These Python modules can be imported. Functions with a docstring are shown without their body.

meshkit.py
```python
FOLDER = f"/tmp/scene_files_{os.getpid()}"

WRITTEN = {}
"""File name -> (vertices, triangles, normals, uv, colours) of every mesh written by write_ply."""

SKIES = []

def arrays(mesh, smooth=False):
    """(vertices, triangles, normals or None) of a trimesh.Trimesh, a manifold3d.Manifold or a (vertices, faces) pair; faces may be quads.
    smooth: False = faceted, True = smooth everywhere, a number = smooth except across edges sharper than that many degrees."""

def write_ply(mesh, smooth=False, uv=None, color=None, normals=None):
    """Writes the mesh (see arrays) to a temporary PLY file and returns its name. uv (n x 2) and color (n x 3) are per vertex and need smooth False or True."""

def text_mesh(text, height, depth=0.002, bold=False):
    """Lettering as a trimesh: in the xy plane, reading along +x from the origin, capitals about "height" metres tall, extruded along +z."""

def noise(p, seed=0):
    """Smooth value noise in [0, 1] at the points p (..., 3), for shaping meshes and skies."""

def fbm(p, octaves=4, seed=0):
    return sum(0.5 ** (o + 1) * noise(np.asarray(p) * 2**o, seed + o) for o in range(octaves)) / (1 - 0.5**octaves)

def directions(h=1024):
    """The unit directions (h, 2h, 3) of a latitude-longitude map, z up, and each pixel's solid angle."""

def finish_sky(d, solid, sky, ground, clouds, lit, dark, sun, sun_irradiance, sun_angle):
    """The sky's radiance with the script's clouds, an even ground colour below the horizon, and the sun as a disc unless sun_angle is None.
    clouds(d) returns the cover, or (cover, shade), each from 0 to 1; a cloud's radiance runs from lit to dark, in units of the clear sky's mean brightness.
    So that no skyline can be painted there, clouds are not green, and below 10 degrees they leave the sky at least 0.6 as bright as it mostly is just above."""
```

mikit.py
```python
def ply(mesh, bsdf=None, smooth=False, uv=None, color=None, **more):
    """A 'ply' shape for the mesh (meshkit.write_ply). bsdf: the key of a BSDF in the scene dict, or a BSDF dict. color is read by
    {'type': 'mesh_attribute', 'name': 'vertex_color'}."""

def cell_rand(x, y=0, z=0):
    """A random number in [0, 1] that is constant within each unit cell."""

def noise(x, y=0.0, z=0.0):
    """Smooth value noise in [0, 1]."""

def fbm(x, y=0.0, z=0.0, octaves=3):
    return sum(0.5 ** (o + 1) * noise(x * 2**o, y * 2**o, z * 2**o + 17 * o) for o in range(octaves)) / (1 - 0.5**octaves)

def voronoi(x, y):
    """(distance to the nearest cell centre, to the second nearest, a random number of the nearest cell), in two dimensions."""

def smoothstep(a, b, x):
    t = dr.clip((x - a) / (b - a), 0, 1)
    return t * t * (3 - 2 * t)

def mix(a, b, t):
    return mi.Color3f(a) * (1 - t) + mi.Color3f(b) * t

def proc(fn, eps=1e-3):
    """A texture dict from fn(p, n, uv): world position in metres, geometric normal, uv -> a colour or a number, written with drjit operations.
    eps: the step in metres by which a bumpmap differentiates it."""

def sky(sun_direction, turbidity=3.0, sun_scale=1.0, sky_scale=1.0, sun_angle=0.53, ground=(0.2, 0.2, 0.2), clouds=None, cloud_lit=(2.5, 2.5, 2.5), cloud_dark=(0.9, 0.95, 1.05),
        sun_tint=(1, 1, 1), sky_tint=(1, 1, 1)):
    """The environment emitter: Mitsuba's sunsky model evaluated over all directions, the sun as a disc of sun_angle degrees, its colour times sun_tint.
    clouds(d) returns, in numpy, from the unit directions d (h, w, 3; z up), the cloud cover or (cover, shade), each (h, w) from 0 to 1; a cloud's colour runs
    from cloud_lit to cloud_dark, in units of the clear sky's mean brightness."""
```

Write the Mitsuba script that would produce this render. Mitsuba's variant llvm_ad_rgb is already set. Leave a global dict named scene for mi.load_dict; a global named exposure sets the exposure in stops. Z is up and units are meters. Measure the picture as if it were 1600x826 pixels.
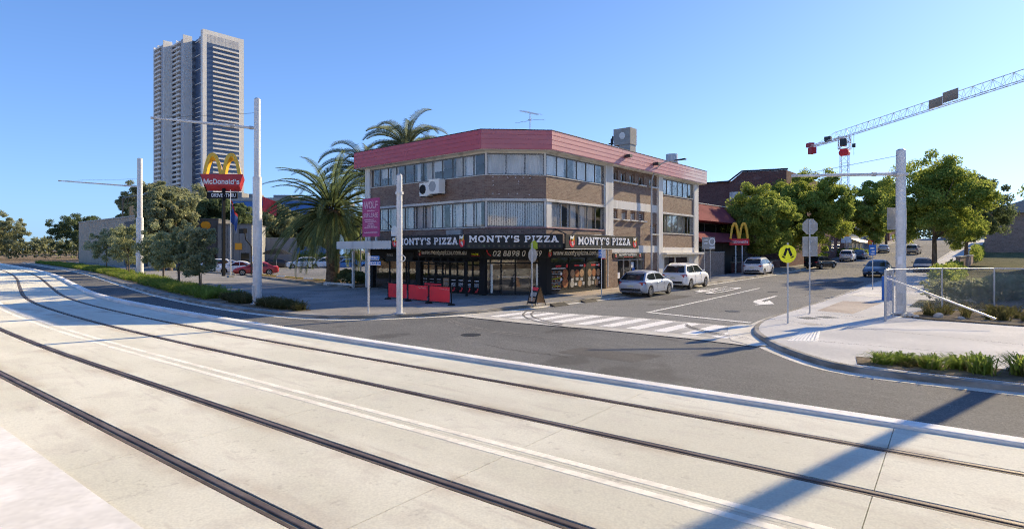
# Street corner with a three-storey brick corner building, tram tracks, zebra crossing and a tower behind.
# X runs along the building's long front (to the right), Y runs up the side street, z is up, metres.
import math, numpy as np, trimesh, manifold3d, mitsuba as mi, mikit, meshkit, drjit as dr
from shapely.geometry import Polygon, MultiPolygon, Point, LineString, box as sbox
from shapely import affinity, union_all

T = mi.ScalarTransform4f
PI = math.pi
scene, labels = {}, {}

# ------------------------------------------------------------------ camera, sky, exposure
CAM_H = 2.75
HEAD = math.radians(130.5)
FX, FY = math.cos(HEAD), math.sin(HEAD)
scene['camera'] = {'type': 'perspective', 'fov': 2 * math.degrees(math.atan(800 / 900)), 'fov_axis': 'x',
                   'principal_point_offset_y': 22.0 / 826, 'near_clip': 0.1, 'far_clip': 9000.0,
                   'to_world': T().look_at(origin=[0, 0, CAM_H], target=[FX * 10, FY * 10, CAM_H], up=[0, 0, 1])}
SUN_AZ, SUN_EL = math.atan2(0.977, 0.212), math.radians(27.0)
SUN = [math.cos(SUN_AZ) * math.cos(SUN_EL), math.sin(SUN_AZ) * math.cos(SUN_EL), math.sin(SUN_EL)]
scene['sky'] = mikit.sky(SUN, turbidity=2.0, sky_scale=0.9, sky_tint=(0.80, 0.965, 1.36), sun_tint=(0.985, 1.0, 0.945), ground=(0.25, 0.24, 0.22))
exposure = 2.5

# ------------------------------------------------------------------ materials
N, F, V, CR, SS, MIX = mikit.noise, mikit.fbm, mikit.voronoi, mikit.cell_rand, mikit.smoothstep, mikit.mix


def rgb(c):
    return {'type': 'rgb', 'value': list(c)} if isinstance(c, (tuple, list)) else c


def mat(key, color, rough=0.8, metallic=0.0, spec=0.4, coat=0.0, bump=None, bscale=0.01, eps=2e-3):
    b = {'type': 'principled', 'base_color': rgb(color), 'roughness': rough, 'specular': spec}
    if metallic: b['metallic'] = metallic
    if coat: b['clearcoat'] = coat; b['clearcoat_gloss'] = 0.95
    if bump is not None:
        b = {'type': 'bumpmap', 'nested': b, 'arbitrary': mikit.proc(bump, eps), 'scale': bscale}
    scene[key] = {'type': 'twosided', 'bsdf': b}
    return key


def worn(a, b, sx=1.0, sz=1.0, lo=0.35, hi=0.7, grain=0.1):
    def fn(p, n, uv):
        k = SS(lo, hi, F(p.x * sx, p.y * sx, p.z * sz, 4))
        g = 1 - grain + 2 * grain * N(p.x * 19, p.y * 19, p.z * 19)
        return MIX(a, b, k) * g
    return mikit.proc(fn)


def slab_col(p, n, uv):
    k = F(p.x * 0.35, p.y * 0.9, 0.0, 4)
    s = SS(0.52, 0.78, F(p.x * 1.7 + 9, p.y * 2.3, 3.0, 4))
    u = p.y * 0.99844 - p.x * 0.05582
    near = dr.maximum(dr.maximum(SS(0.42, 0.10, dr.abs(u - 3.30)), SS(0.42, 0.10, dr.abs(u - 4.94))), dr.maximum(SS(0.42, 0.10, dr.abs(u - 7.68)), SS(0.42, 0.10, dr.abs(u - 9.45))))
    c = MIX((0.52, 0.512, 0.43), (0.59, 0.582, 0.50), SS(0.3, 0.7, k))
    c = MIX(c, (0.46, 0.435, 0.38), 0.4 * s)
    spot = SS(0.80, 0.86, N(p.x * 5.1, p.y * 5.1, 1.0)) * SS(0.5, 0.8, N(p.x * 23, p.y * 23, 2.0))
    c = MIX(c, (0.22, 0.20, 0.17), 0.22 * spot)
    # long smears of tyre rubber across the slab
    sm = SS(0.66, 0.84, F(p.x * 0.9 + p.y * 0.3, p.y * 7.0, 5.0, 3))
    c = MIX(c, (0.42, 0.39, 0.34), 0.4 * sm)
    c = MIX(c, (0.34, 0.27, 0.20), 0.5 * near * SS(0.4, 0.75, F(p.x * 1.1 + 3, p.y * 1.1, 8.0, 3)))
    return c * (0.92 + 0.16 * N(p.x * 60, p.y * 60, 0.0))


def asph(base, var, light):
    def fn(p, n, uv):
        k = F(p.x * 0.25, p.y * 0.25, 0.0, 4)
        st = F(p.x * 0.8 + 5, p.y * 3.2, 2.0, 3)
        c = MIX(base, var, SS(0.3, 0.72, k) * 0.7 + 0.3 * SS(0.45, 0.7, st))
        d, d2, r = V(p.x * 42, p.y * 42)
        c = c * (0.72 + 0.62 * r)
        oil = SS(0.70, 0.80, F(p.x * 0.6 - 3, p.y * 0.6 + 8, 4.0, 3))
        c = MIX(c, (0.035, 0.035, 0.037), 0.45 * oil)
        fl = SS(0.965, 0.985, CR(dr.floor(p.x * 14), dr.floor(p.y * 14), 3)) * SS(0.25, 0.1, d)
        return MIX(c, light, 0.5 * fl)
    return mikit.proc(fn)


def rough_bump(f, a=1.0):
    return lambda p, n, uv: a * N(p.x * f, p.y * f, p.z * f) + 0.5 * a * N(p.x * f * 2.3, p.y * f * 2.3, p.z * f * 2.3)


mat('m_slab', mikit.proc(slab_col), 0.88, bump=rough_bump(40), bscale=0.002)
mat('m_slab_edge', worn((0.62, 0.61, 0.58), (0.72, 0.71, 0.69), 2), 0.85)
mat('m_asphalt', asph((0.097, 0.100, 0.101), (0.133, 0.136, 0.136), (0.5, 0.48, 0.42)), 0.9, bump=rough_bump(70), bscale=0.003)
mat('m_asphalt_old', asph((0.145, 0.148, 0.146), (0.194, 0.195, 0.191), (0.45, 0.43, 0.38)), 0.9, bump=rough_bump(70), bscale=0.003)
mat('m_plaza', worn((0.17, 0.168, 0.165), (0.235, 0.23, 0.222), 0.6, 0.6, 0.3, 0.7, 0.1), 0.85, bump=rough_bump(50), bscale=0.001)
mat('m_pave', worn((0.40, 0.40, 0.395), (0.49, 0.485, 0.47), 0.6, 0.6, 0.3, 0.7, 0.08), 0.85, bump=rough_bump(50), bscale=0.001)
mat('m_patch', asph((0.075, 0.074, 0.074), (0.10, 0.099, 0.098), (0.4, 0.38, 0.35)), 0.9)
mat('m_tyre_mark', worn((0.13, 0.128, 0.122), (0.20, 0.195, 0.185), 6, 6), 0.9)
mat('m_pave_warm', worn((0.30, 0.25, 0.215), (0.39, 0.34, 0.295), 0.9, 0.9), 0.85)
mat('m_kerb', worn((0.17, 0.16, 0.14), (0.33, 0.315, 0.285), 1.4, 3.0), 0.85)
mat('m_gutter', worn((0.50, 0.48, 0.42), (0.64, 0.62, 0.56), 1.3, 3.0), 0.85)
mat('m_track_kerb', worn((0.62, 0.61, 0.58), (0.74, 0.73, 0.70), 1.3, 3.0), 0.85)
mat('m_threshold', worn((0.40, 0.385, 0.345), (0.53, 0.51, 0.46), 0.9, 3.0), 0.85)
mat('m_thresh_dark', worn((0.31, 0.305, 0.29), (0.39, 0.38, 0.36), 1.2, 3.0), 0.85)
mat('m_soil', worn((0.11, 0.085, 0.06), (0.22, 0.17, 0.115), 2.2, 2.2, 0.3, 0.7, 0.3), 0.95, bump=rough_bump(16), bscale=0.03)


def paint_col(p, n, uv):
    wear = SS(0.60, 0.80, F(p.x * 2.2, p.y * 2.2, 0.0, 4)) * SS(0.3, 0.7, N(p.x * 30, p.y * 30, 0.0))
    return MIX((0.74, 0.73, 0.69), (0.42, 0.41, 0.38), 0.75 * wear)


mat('m_paint', mikit.proc(paint_col), 0.7)
mat('m_paint_track', worn((0.78, 0.75, 0.66), (0.66, 0.63, 0.55), 2.5, 1, 0.4, 0.75), 0.75)


def brick(a, b, mort):
    def fn(p, n, uv):
        u = p.y * n.x - p.x * n.y
        row = dr.floor(p.z / 0.086)
        sh = u / 0.24 + 0.5 * (row - 2 * dr.floor(row / 2))
        col = dr.floor(sh)
        fu, fv = sh - col, p.z / 0.086 - row
        m = dr.maximum(SS(0.055, 0.02, dr.minimum(fu, 1 - fu)), SS(0.15, 0.06, dr.minimum(fv, 1 - fv)))
        c = MIX(a, b, CR(col, row, 2)) * (0.82 + 0.36 * N(p.x * 3, p.y * 3, p.z * 3))
        wash = SS(0.60, 0.8, F(u * 0.5, p.z * 2.0, 7.0, 3))
        c = MIX(c, (0.4, 0.38, 0.36), 0.12 * wash)
        return MIX(c, mort, m * 0.8)
    return mikit.proc(fn)


def brick_bump(p, n, uv):
    u = p.y * n.x - p.x * n.y
    row = dr.floor(p.z / 0.086)
    sh = u / 0.24 + 0.5 * (row - 2 * dr.floor(row / 2))
    fu, fv = sh - dr.floor(sh), p.z / 0.086 - row
    return SS(0.0, 0.06, dr.minimum(fu, 1 - fu)) * SS(0.0, 0.16, dr.minimum(fv, 1 - fv))


mat('m_brick', brick((0.155, 0.092, 0.07), (0.25, 0.162, 0.122), (0.28, 0.228, 0.185)), 0.72, spec=0.45, bump=brick_bump, bscale=0.006)
mat('m_brick_red', brick((0.12, 0.052, 0.045), (0.17, 0.075, 0.062), (0.16, 0.12, 0.11)), 0.9)
mat('m_brick_tan', brick((0.25, 0.17, 0.135), (0.34, 0.24, 0.19), (0.36, 0.31, 0.27)), 0.9)


def render_wall(a, b):
    def fn(p, n, uv):
        streak = SS(0.55, 0.8, F(p.x * 2.4 + p.y * 2.4, p.z * 0.25, 3.0, 4))
        blotch = F(p.x * 0.9, p.y * 0.9, p.z * 0.9, 3)
        return MIX(a, b, 0.6 * streak + 0.3 * blotch)
    return mikit.proc(fn)


mat('m_white_wall', render_wall((0.72, 0.70, 0.655), (0.50, 0.475, 0.43)), 0.85)
mat('m_grey_wall', render_wall((0.24, 0.245, 0.25), (0.17, 0.17, 0.172)), 0.85)
mat('m_dark_wall', render_wall((0.11, 0.112, 0.12), (0.075, 0.076, 0.08)), 0.8)
mat('m_tan_wall', render_wall((0.38, 0.31, 0.24), (0.27, 0.22, 0.17)), 0.85)
mat('m_tan_panel', render_wall((0.42, 0.25, 0.12), (0.36, 0.21, 0.10)), 0.7)
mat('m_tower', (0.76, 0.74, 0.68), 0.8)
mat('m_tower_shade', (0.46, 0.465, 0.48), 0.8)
mat('m_lintel', render_wall((0.66, 0.64, 0.60), (0.42, 0.39, 0.35)), 0.8)


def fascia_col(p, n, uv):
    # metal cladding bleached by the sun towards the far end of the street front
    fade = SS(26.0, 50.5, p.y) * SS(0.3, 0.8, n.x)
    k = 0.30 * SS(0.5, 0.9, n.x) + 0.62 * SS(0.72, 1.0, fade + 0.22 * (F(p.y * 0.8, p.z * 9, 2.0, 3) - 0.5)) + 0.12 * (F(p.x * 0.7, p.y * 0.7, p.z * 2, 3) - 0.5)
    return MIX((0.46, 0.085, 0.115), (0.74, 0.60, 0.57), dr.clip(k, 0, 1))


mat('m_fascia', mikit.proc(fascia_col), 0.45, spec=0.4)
mat('m_fascia_dark', (0.06, 0.035, 0.035), 0.6)
mat('m_maroon', worn((0.17, 0.045, 0.055), (0.21, 0.06, 0.07), 1, 1), 0.9, spec=0.1)
mat('m_pink_sill', (0.48, 0.27, 0.26), 0.7)
mat('m_alu', (0.45, 0.45, 0.45), 0.4, 0.6)
mat('m_window_frame', (0.16, 0.16, 0.158), 0.5, 0.2)
mat('m_frame', (0.42, 0.42, 0.42), 0.5, 0.3)
mat('m_black', (0.014, 0.015, 0.016), 0.65, spec=0.2)
mat('m_black_frame', (0.018, 0.019, 0.021), 0.6, spec=0.2)
mat('m_sign_black', worn((0.026, 0.029, 0.030), (0.04, 0.043, 0.044), 1.5, 1.5), 0.65, spec=0.2)
mat('m_sign_white', (0.74, 0.75, 0.78), 0.6)
mat('m_sign_cream', (0.80, 0.78, 0.72), 0.6)
mat('m_red', (0.66, 0.03, 0.045), 0.5)
mat('m_barrier_red', (0.86, 0.035, 0.05), 0.5)
mat('m_red_deep', (0.36, 0.02, 0.035), 0.5)
mat('m_mcred', worn((0.50, 0.04, 0.05), (0.43, 0.035, 0.045), 1, 1), 0.45)
mat('m_yellow', (0.78, 0.46, 0.03), 0.35, coat=0.4)
mat('m_yellow_lemon', (0.95, 0.92, 0.02), 0.5)
mat('m_lime', (0.33, 0.42, 0.03), 0.6)
mat('m_picto', worn((0.10, 0.06, 0.05), (0.06, 0.10, 0.05), 9, 9), 0.6)
mat('m_orange', (0.80, 0.36, 0.03), 0.5)
mat('m_green', (0.06, 0.22, 0.05), 0.6)
mat('m_pink', worn((0.46, 0.06, 0.19), (0.40, 0.05, 0.17), 1, 1), 0.55)
mat('m_pink_text', (0.70, 0.42, 0.50), 0.6)
mat('m_blue_sign', (0.03, 0.14, 0.48), 0.5)
mat('m_blue', (0.04, 0.10, 0.33), 0.5)
mat('m_blue_wall', render_wall((0.07, 0.19, 0.46), (0.06, 0.16, 0.40)), 0.6)
mat('m_pizza', worn((0.36, 0.17, 0.06), (0.30, 0.06, 0.03), 14, 14), 0.6)
mat('m_pizza_pale', worn((0.42, 0.27, 0.16), (0.30, 0.17, 0.09), 14, 14), 0.6)
mat('m_sign_back', worn((0.34, 0.335, 0.32), (0.40, 0.395, 0.38), 3, 3), 0.55, 0.25)
mat('m_galv', worn((0.44, 0.45, 0.46), (0.56, 0.57, 0.58), 3, 1.2), 0.5, 0.35)
mat('m_galv_pale', worn((0.60, 0.605, 0.61), (0.68, 0.685, 0.69), 3, 1.2), 0.45, 0.15)
mat('m_steel_dark', (0.045, 0.05, 0.055), 0.5, 0.3)
mat('m_rail', worn((0.075, 0.058, 0.05), (0.12, 0.095, 0.085), 3, 3), 0.75)
mat('m_rail_head', worn((0.105, 0.08, 0.072), (0.16, 0.13, 0.118), 1.5, 3), 0.6, 0.1)
mat('m_groove', worn((0.11, 0.10, 0.078), (0.20, 0.185, 0.145), 5, 5), 0.9)
mat('m_lawn', worn((0.085, 0.10, 0.04), (0.16, 0.15, 0.075), 1.2, 1.2, 0.3, 0.7, 0.3), 0.95, bump=rough_bump(22), bscale=0.03)
mat('m_rubber', (0.04, 0.036, 0.033), 0.9)
mat('m_curtain', worn((0.62, 0.61, 0.58), (0.50, 0.49, 0.46), 2, 0.6), 0.9)
mat('m_curtain_tan', worn((0.46, 0.40, 0.32), (0.36, 0.31, 0.25), 2, 0.6), 0.9)
mat('m_room', (0.16, 0.155, 0.15), 0.9)
mat('m_room_dark', (0.05, 0.05, 0.05), 0.9)
mat('m_conc', worn((0.33, 0.32, 0.29), (0.42, 0.405, 0.37), 1.2, 1.2), 0.9)
mat('m_wood', worn((0.16, 0.11, 0.07), (0.22, 0.155, 0.1), 3, 1), 0.8)
mat('m_bark', worn((0.10, 0.08, 0.062), (0.19, 0.155, 0.12), 4, 1.5), 0.95)
mat('m_palm_bark', worn((0.12, 0.085, 0.06), (0.24, 0.17, 0.115), 5, 7, 0.35, 0.6, 0.25), 0.95, bump=lambda p, n, uv: V(p.z * 6 + p.x * 3, (p.x + p.y) * 5)[0], bscale=0.05)
mat('m_car_glass', (0.018, 0.021, 0.024), 0.06, spec=0.6)
mat('m_tyre', (0.02, 0.02, 0.021), 0.85)
mat('m_rim', (0.50, 0.51, 0.52), 0.35, 0.7)
mat('m_taillight', (0.45, 0.012, 0.012), 0.15, coat=1.0)
mat('m_headlight', (0.55, 0.57, 0.6), 0.12, coat=1.0)
mat('m_plate', (0.62, 0.60, 0.42), 0.5)
mat('m_plastic', (0.03, 0.03, 0.031), 0.6)
mat('m_tower_glass', (0.085, 0.12, 0.19), 0.15, spec=0.6)
mat('m_tower_win', worn((0.09, 0.105, 0.13), (0.24, 0.26, 0.29), 0.45, 0.45), 0.2, spec=0.6)
mat('m_rock', worn((0.42, 0.39, 0.34), (0.56, 0.52, 0.46), 4, 4), 0.9)
mat('m_rust', worn((0.10, 0.045, 0.03), (0.15, 0.07, 0.045), 3, 3), 0.9)
mat('m_roof_tile', worn((0.30, 0.24, 0.19), (0.36, 0.29, 0.23), 3, 3), 0.9)
CAR_COLORS = {'silver': (0.42, 0.47, 0.56), 'white': (0.78, 0.78, 0.77), 'pearl': (0.80, 0.80, 0.79), 'black': (0.02, 0.018, 0.02), 'slate': (0.10, 0.16, 0.24),
              'red': (0.45, 0.035, 0.04), 'blue': (0.05, 0.17, 0.42), 'navy': (0.025, 0.035, 0.075), 'charcoal': (0.045, 0.04, 0.045), 'champagne': (0.42, 0.38, 0.32), 'maroon': (0.10, 0.02, 0.025)}
for k_, c_ in CAR_COLORS.items():
    mat('m_car_' + k_, c_, 0.28, 0.35 if k_ in ('silver', 'slate', 'champagne') else 0.0, coat=1.0)
scene['m_glass'] = {'type': 'thindielectric', 'int_ior': 1.52}
scene['m_leaf'] = {'type': 'principledthin', 'base_color': {'type': 'mesh_attribute', 'name': 'vertex_color'}, 'roughness': 0.55, 'diff_trans': 1.1, 'spec_trans': 0.0, 'eta': 1.35}

# ------------------------------------------------------------------ ground height and mesh helpers
HY = np.array([-400, 28, 40, 60, 77, 100, 125, 160, 220, 3000.0])
HZ = np.array([0, 0, .12, .34, .58, 1.10, 2.20, 4.0, 6.5, 6.5])


def gz(x, y):
    """The side street climbs gently away from the crossing."""
    y = np.asarray(y, float); x = np.asarray(x, float)
    z = sum(np.interp(y + d, HY, HZ) for d in (-6, -3, 0, 3, 6)) / 5
    return z * np.clip((x + 62) / 20, 0, 1)


def cat(ms):
    return trimesh.util.concatenate([m for m in ms if m is not None])


def hexa(p):
    """Box from 8 corners: bottom 4 counter-clockwise, then the top 4."""
    f = [[0, 2, 1], [0, 3, 2], [4, 5, 6], [4, 6, 7], [0, 1, 5], [0, 5, 4], [1, 2, 6], [1, 6, 5], [2, 3, 7], [2, 7, 6], [3, 0, 4], [3, 4, 7]]
    return trimesh.Trimesh(np.array(p, float), np.array(f), process=False)


def bx(x0, x1, y0, y1, z0, z1):
    return hexa([(x0, y0, z0), (x1, y0, z0), (x1, y1, z0), (x0, y1, z0), (x0, y0, z1), (x1, y0, z1), (x1, y1, z1), (x0, y1, z1)])


def bev(x0, x1, y0, y1, z0, z1, r=0.01):
    """Box with chamfered edges."""
    pts = []
    for sx, ex in ((x0, r), (x1, -r)):
        for sy, ey in ((y0, r), (y1, -r)):
            for sz, ez in ((z0, r), (z1, -r)):
                pts += [(sx + ex, sy + ey, sz), (sx + ex, sy, sz + ez), (sx, sy + ey, sz + ez)]
    return hull(pts)


def hull(pts):
    m = manifold3d.Manifold.hull_points(np.array(pts, float)).to_mesh()
    return trimesh.Trimesh(np.array(m.vert_properties[:, :3]), np.array(m.tri_verts), process=False)


class Fr:
    """A wall's own frame: a along it, d outwards, z up."""
    def __init__(s, o, t):
        s.o = np.array(o, float); t = np.array(t, float); s.t = t / np.linalg.norm(t); s.n = np.array([s.t[1], -s.t[0]])

    def p(s, a, d, z):
        q = s.o + s.t * a + s.n * d
        return (q[0], q[1], z)

    def box(s, a0, a1, d0, d1, z0, z1):
        return hexa([s.p(a0, d1, z0), s.p(a1, d1, z0), s.p(a1, d0, z0), s.p(a0, d0, z0), s.p(a0, d1, z1), s.p(a1, d1, z1), s.p(a1, d0, z1), s.p(a0, d0, z1)])

    def put(s, m, a, d, z):
        """Places a mesh drawn in the xy plane (x along the wall, y up, z outwards)."""
        m = m.copy(); M = np.eye(4)
        M[:2, 0] = s.t; M[:3, 1] = (0, 0, 1); M[:2, 2] = s.n; M[:3, 3] = s.p(a, d, z)
        m.apply_transform(M); return m

    def quad(s, a0, a1, d, z0, z1):
        return trimesh.Trimesh([s.p(a0, d, z0), s.p(a1, d, z0), s.p(a1, d, z1), s.p(a0, d, z1)], [[0, 1, 2], [0, 2, 3]], process=False)


def tube(pts, rad, n=8, caps=True):
    p = np.asarray(pts, float); r = np.broadcast_to(np.asarray(rad, float), (len(p),))
    t = np.gradient(p, axis=0); t /= np.linalg.norm(t, axis=1, keepdims=True) + 1e-12
    a0 = np.where(np.abs(t[:, 2:]) < 0.9, [0, 0, 1.0], [1.0, 0, 0])
    a = np.cross(t, a0); a /= np.linalg.norm(a, axis=1, keepdims=True) + 1e-12
    for i in range(1, len(p)):
        v = a[i - 1] - t[i] * (a[i - 1] @ t[i])
        a[i] = v / (np.linalg.norm(v) + 1e-12)
    b = np.cross(t, a); g = np.arange(n) * 2 * PI / n
    v = (p[:, None] + r[:, None, None] * (np.cos(g)[None, :, None] * a[:, None] + np.sin(g)[None, :, None] * b[:, None])).reshape(-1, 3)
    i, j = np.meshgrid(np.arange(len(p) - 1), np.arange(n), indexing='ij'); k = (j + 1) % n
    q = np.stack([i * n + j, i * n + k, (i + 1) * n + k, (i + 1) * n + j], -1).reshape(-1, 4)
    f = [q[:, [0, 1, 2]], q[:, [0, 2, 3]]]
    if caps:
        m = len(v); v = np.vstack([v, p[0], p[-1]]); j = np.arange(n); k = (j + 1) % n; e = (len(p) - 1) * n
        f += [np.stack([j * 0 + m, k, j], 1), np.stack([j * 0 + m + 1, e + j, e + k], 1)]
    return trimesh.Trimesh(v, np.vstack(f), process=False)


def bar(p, q, w):
    return tube([p, q], w, 4)


def cyl(x, y, z0, z1, r0, r1=None, n=20):
    return tube([(x, y, z0), (x, y, z1)], [r0, r0 if r1 is None else r1], n)


def extr(poly, h0, h1):
    """Shapely polygon extruded from z = h0 to h1."""
    ms = []
    for g in getattr(poly, 'geoms', [poly]):
        if g.area > 1e-6:
            m = trimesh.creation.extrude_polygon(g, h1 - h0, engine='earcut'); m.apply_translation([0, 0, h0]); ms.append(m)
    return cat(ms)


def slabz(poly, z0, z1, step=6.0):
    """A paved slab that follows the ground; cut into strips along y where the street climbs."""
    ms = []
    x0, y0, x1, y1 = poly.bounds
    ys = [y0] + [y for y in np.r_[np.arange(20, 44, 2), np.arange(44, 260, step)] if y0 < y < y1] + [y1]
    for a, b in zip(ys, ys[1:]):
        part = poly.intersection(sbox(x0 - 1, a, x1 + 1, b))
        for g in getattr(part, 'geoms', [part]):
            if g.geom_type == 'Polygon' and g.area > 1e-4:
                m = trimesh.creation.extrude_polygon(g, z1 - z0, engine='earcut'); v = np.array(m.vertices)
                v[:, 2] += z0 + gz(v[:, 0], v[:, 1]); m.vertices = v; ms.append(m)
    return cat(ms)


def sheet(poly, z, step=6.0):
    m = slabz(poly, z - 0.02, z, step)
    up = m.face_normals[:, 2] > 0.5
    return trimesh.Trimesh(m.vertices, m.faces[up], process=False)


def sweep(path, prof, closed=False):
    """Profile [(offset to the left, z)] swept along a polyline in plan; follows the ground."""
    P = np.asarray(path, float)
    t = np.gradient(P, axis=0); t /= np.linalg.norm(t, axis=1, keepdims=True)
    nn = np.stack([-t[:, 1], t[:, 0]], 1); g = gz(P[:, 0], P[:, 1]); k = len(prof)
    v = np.array([[*(P[i] + nn[i] * o), z + g[i]] for i in range(len(P)) for o, z in prof])
    f = []
    for i in range(len(P) - 1):
        for j in range(k if closed else k - 1):
            a, b = i * k + j, i * k + (j + 1) % k
            f += [[a, b, b + k], [a, b + k, a + k]]
    if closed:
        e = (len(P) - 1) * k
        for j in range(1, k - 1):
            f += [[0, j + 1, j], [e, e + j, e + j + 1]]
    return trimesh.Trimesh(v, f, process=False)


def smooth_path(pts, step=0.5):
    p = np.asarray(pts, float)
    for _ in range(3):
        q = [p[0]]
        for a, b in zip(p, p[1:]):
            q += [a * 0.75 + b * 0.25, a * 0.25 + b * 0.75]
        p = np.array(q + [p[-1]])
    s = np.r_[0, np.cumsum(np.linalg.norm(np.diff(p, axis=0), axis=1))]
    u = np.linspace(0, s[-1], max(3, int(s[-1] / step)))
    return np.stack([np.interp(u, s, p[:, 0]), np.interp(u, s, p[:, 1])], 1)


# ------------------------------------------------------------------ object registry
def numbered(key):
    if key not in scene and key not in USED: USED.add(key); return key
    i = 1
    while f'{key}_{i:03d}' in scene or f'{key}_{i:03d}' in USED: i += 1
    k = f'{key}_{i:03d}'; USED.add(k); return k


USED = set()


def thing(name, label, category, group=None):
    key = numbered(name)
    labels[key] = {'label': label, 'category': category}
    if group: labels[key]['group'] = group
    return key


def part(parent, name, mesh, m, smooth=False, label=None, color=None, stuff=False):
    key = numbered(parent + '__' + name)
    scene[key] = mikit.ply(mesh, m, smooth=smooth, color=color)
    if label or stuff:
        labels[key] = {}
        if label: labels[key]['label'] = label
        if stuff: labels[key]['kind'] = 'stuff'
    return key


def solo(name, mesh, m, label, category, group=None, smooth=False, color=None):
    key = thing(name, label, category, group)
    scene[key] = mikit.ply(mesh, m, smooth=smooth, color=color); return key


def struct(name, mesh, m, smooth=False, label=None):
    key = numbered(name)
    scene[key] = mikit.ply(mesh, m, smooth=smooth); labels[key] = {'kind': 'structure'}
    if label: labels[key]['label'] = label
    return key


def stuff(name, mesh, m, label, category, color=None, smooth=False):
    key = thing(name, label, category); labels[key]['kind'] = 'stuff'
    scene[key] = mikit.ply(mesh, m, smooth=smooth, color=color); return key


# ------------------------------------------------------------------ lettering
def word(text, height, width=None, depth=0.01, bold=True, slant=0.0):
    m = meshkit.text_mesh(text, height, depth, bold)
    v = np.array(m.vertices)
    v[:, 0] -= v[:, 0].min()
    v[:, 0] += v[:, 1] * slant
    if width: v[:, 0] *= width / v[:, 0].max()
    m.vertices = v; return m


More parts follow.
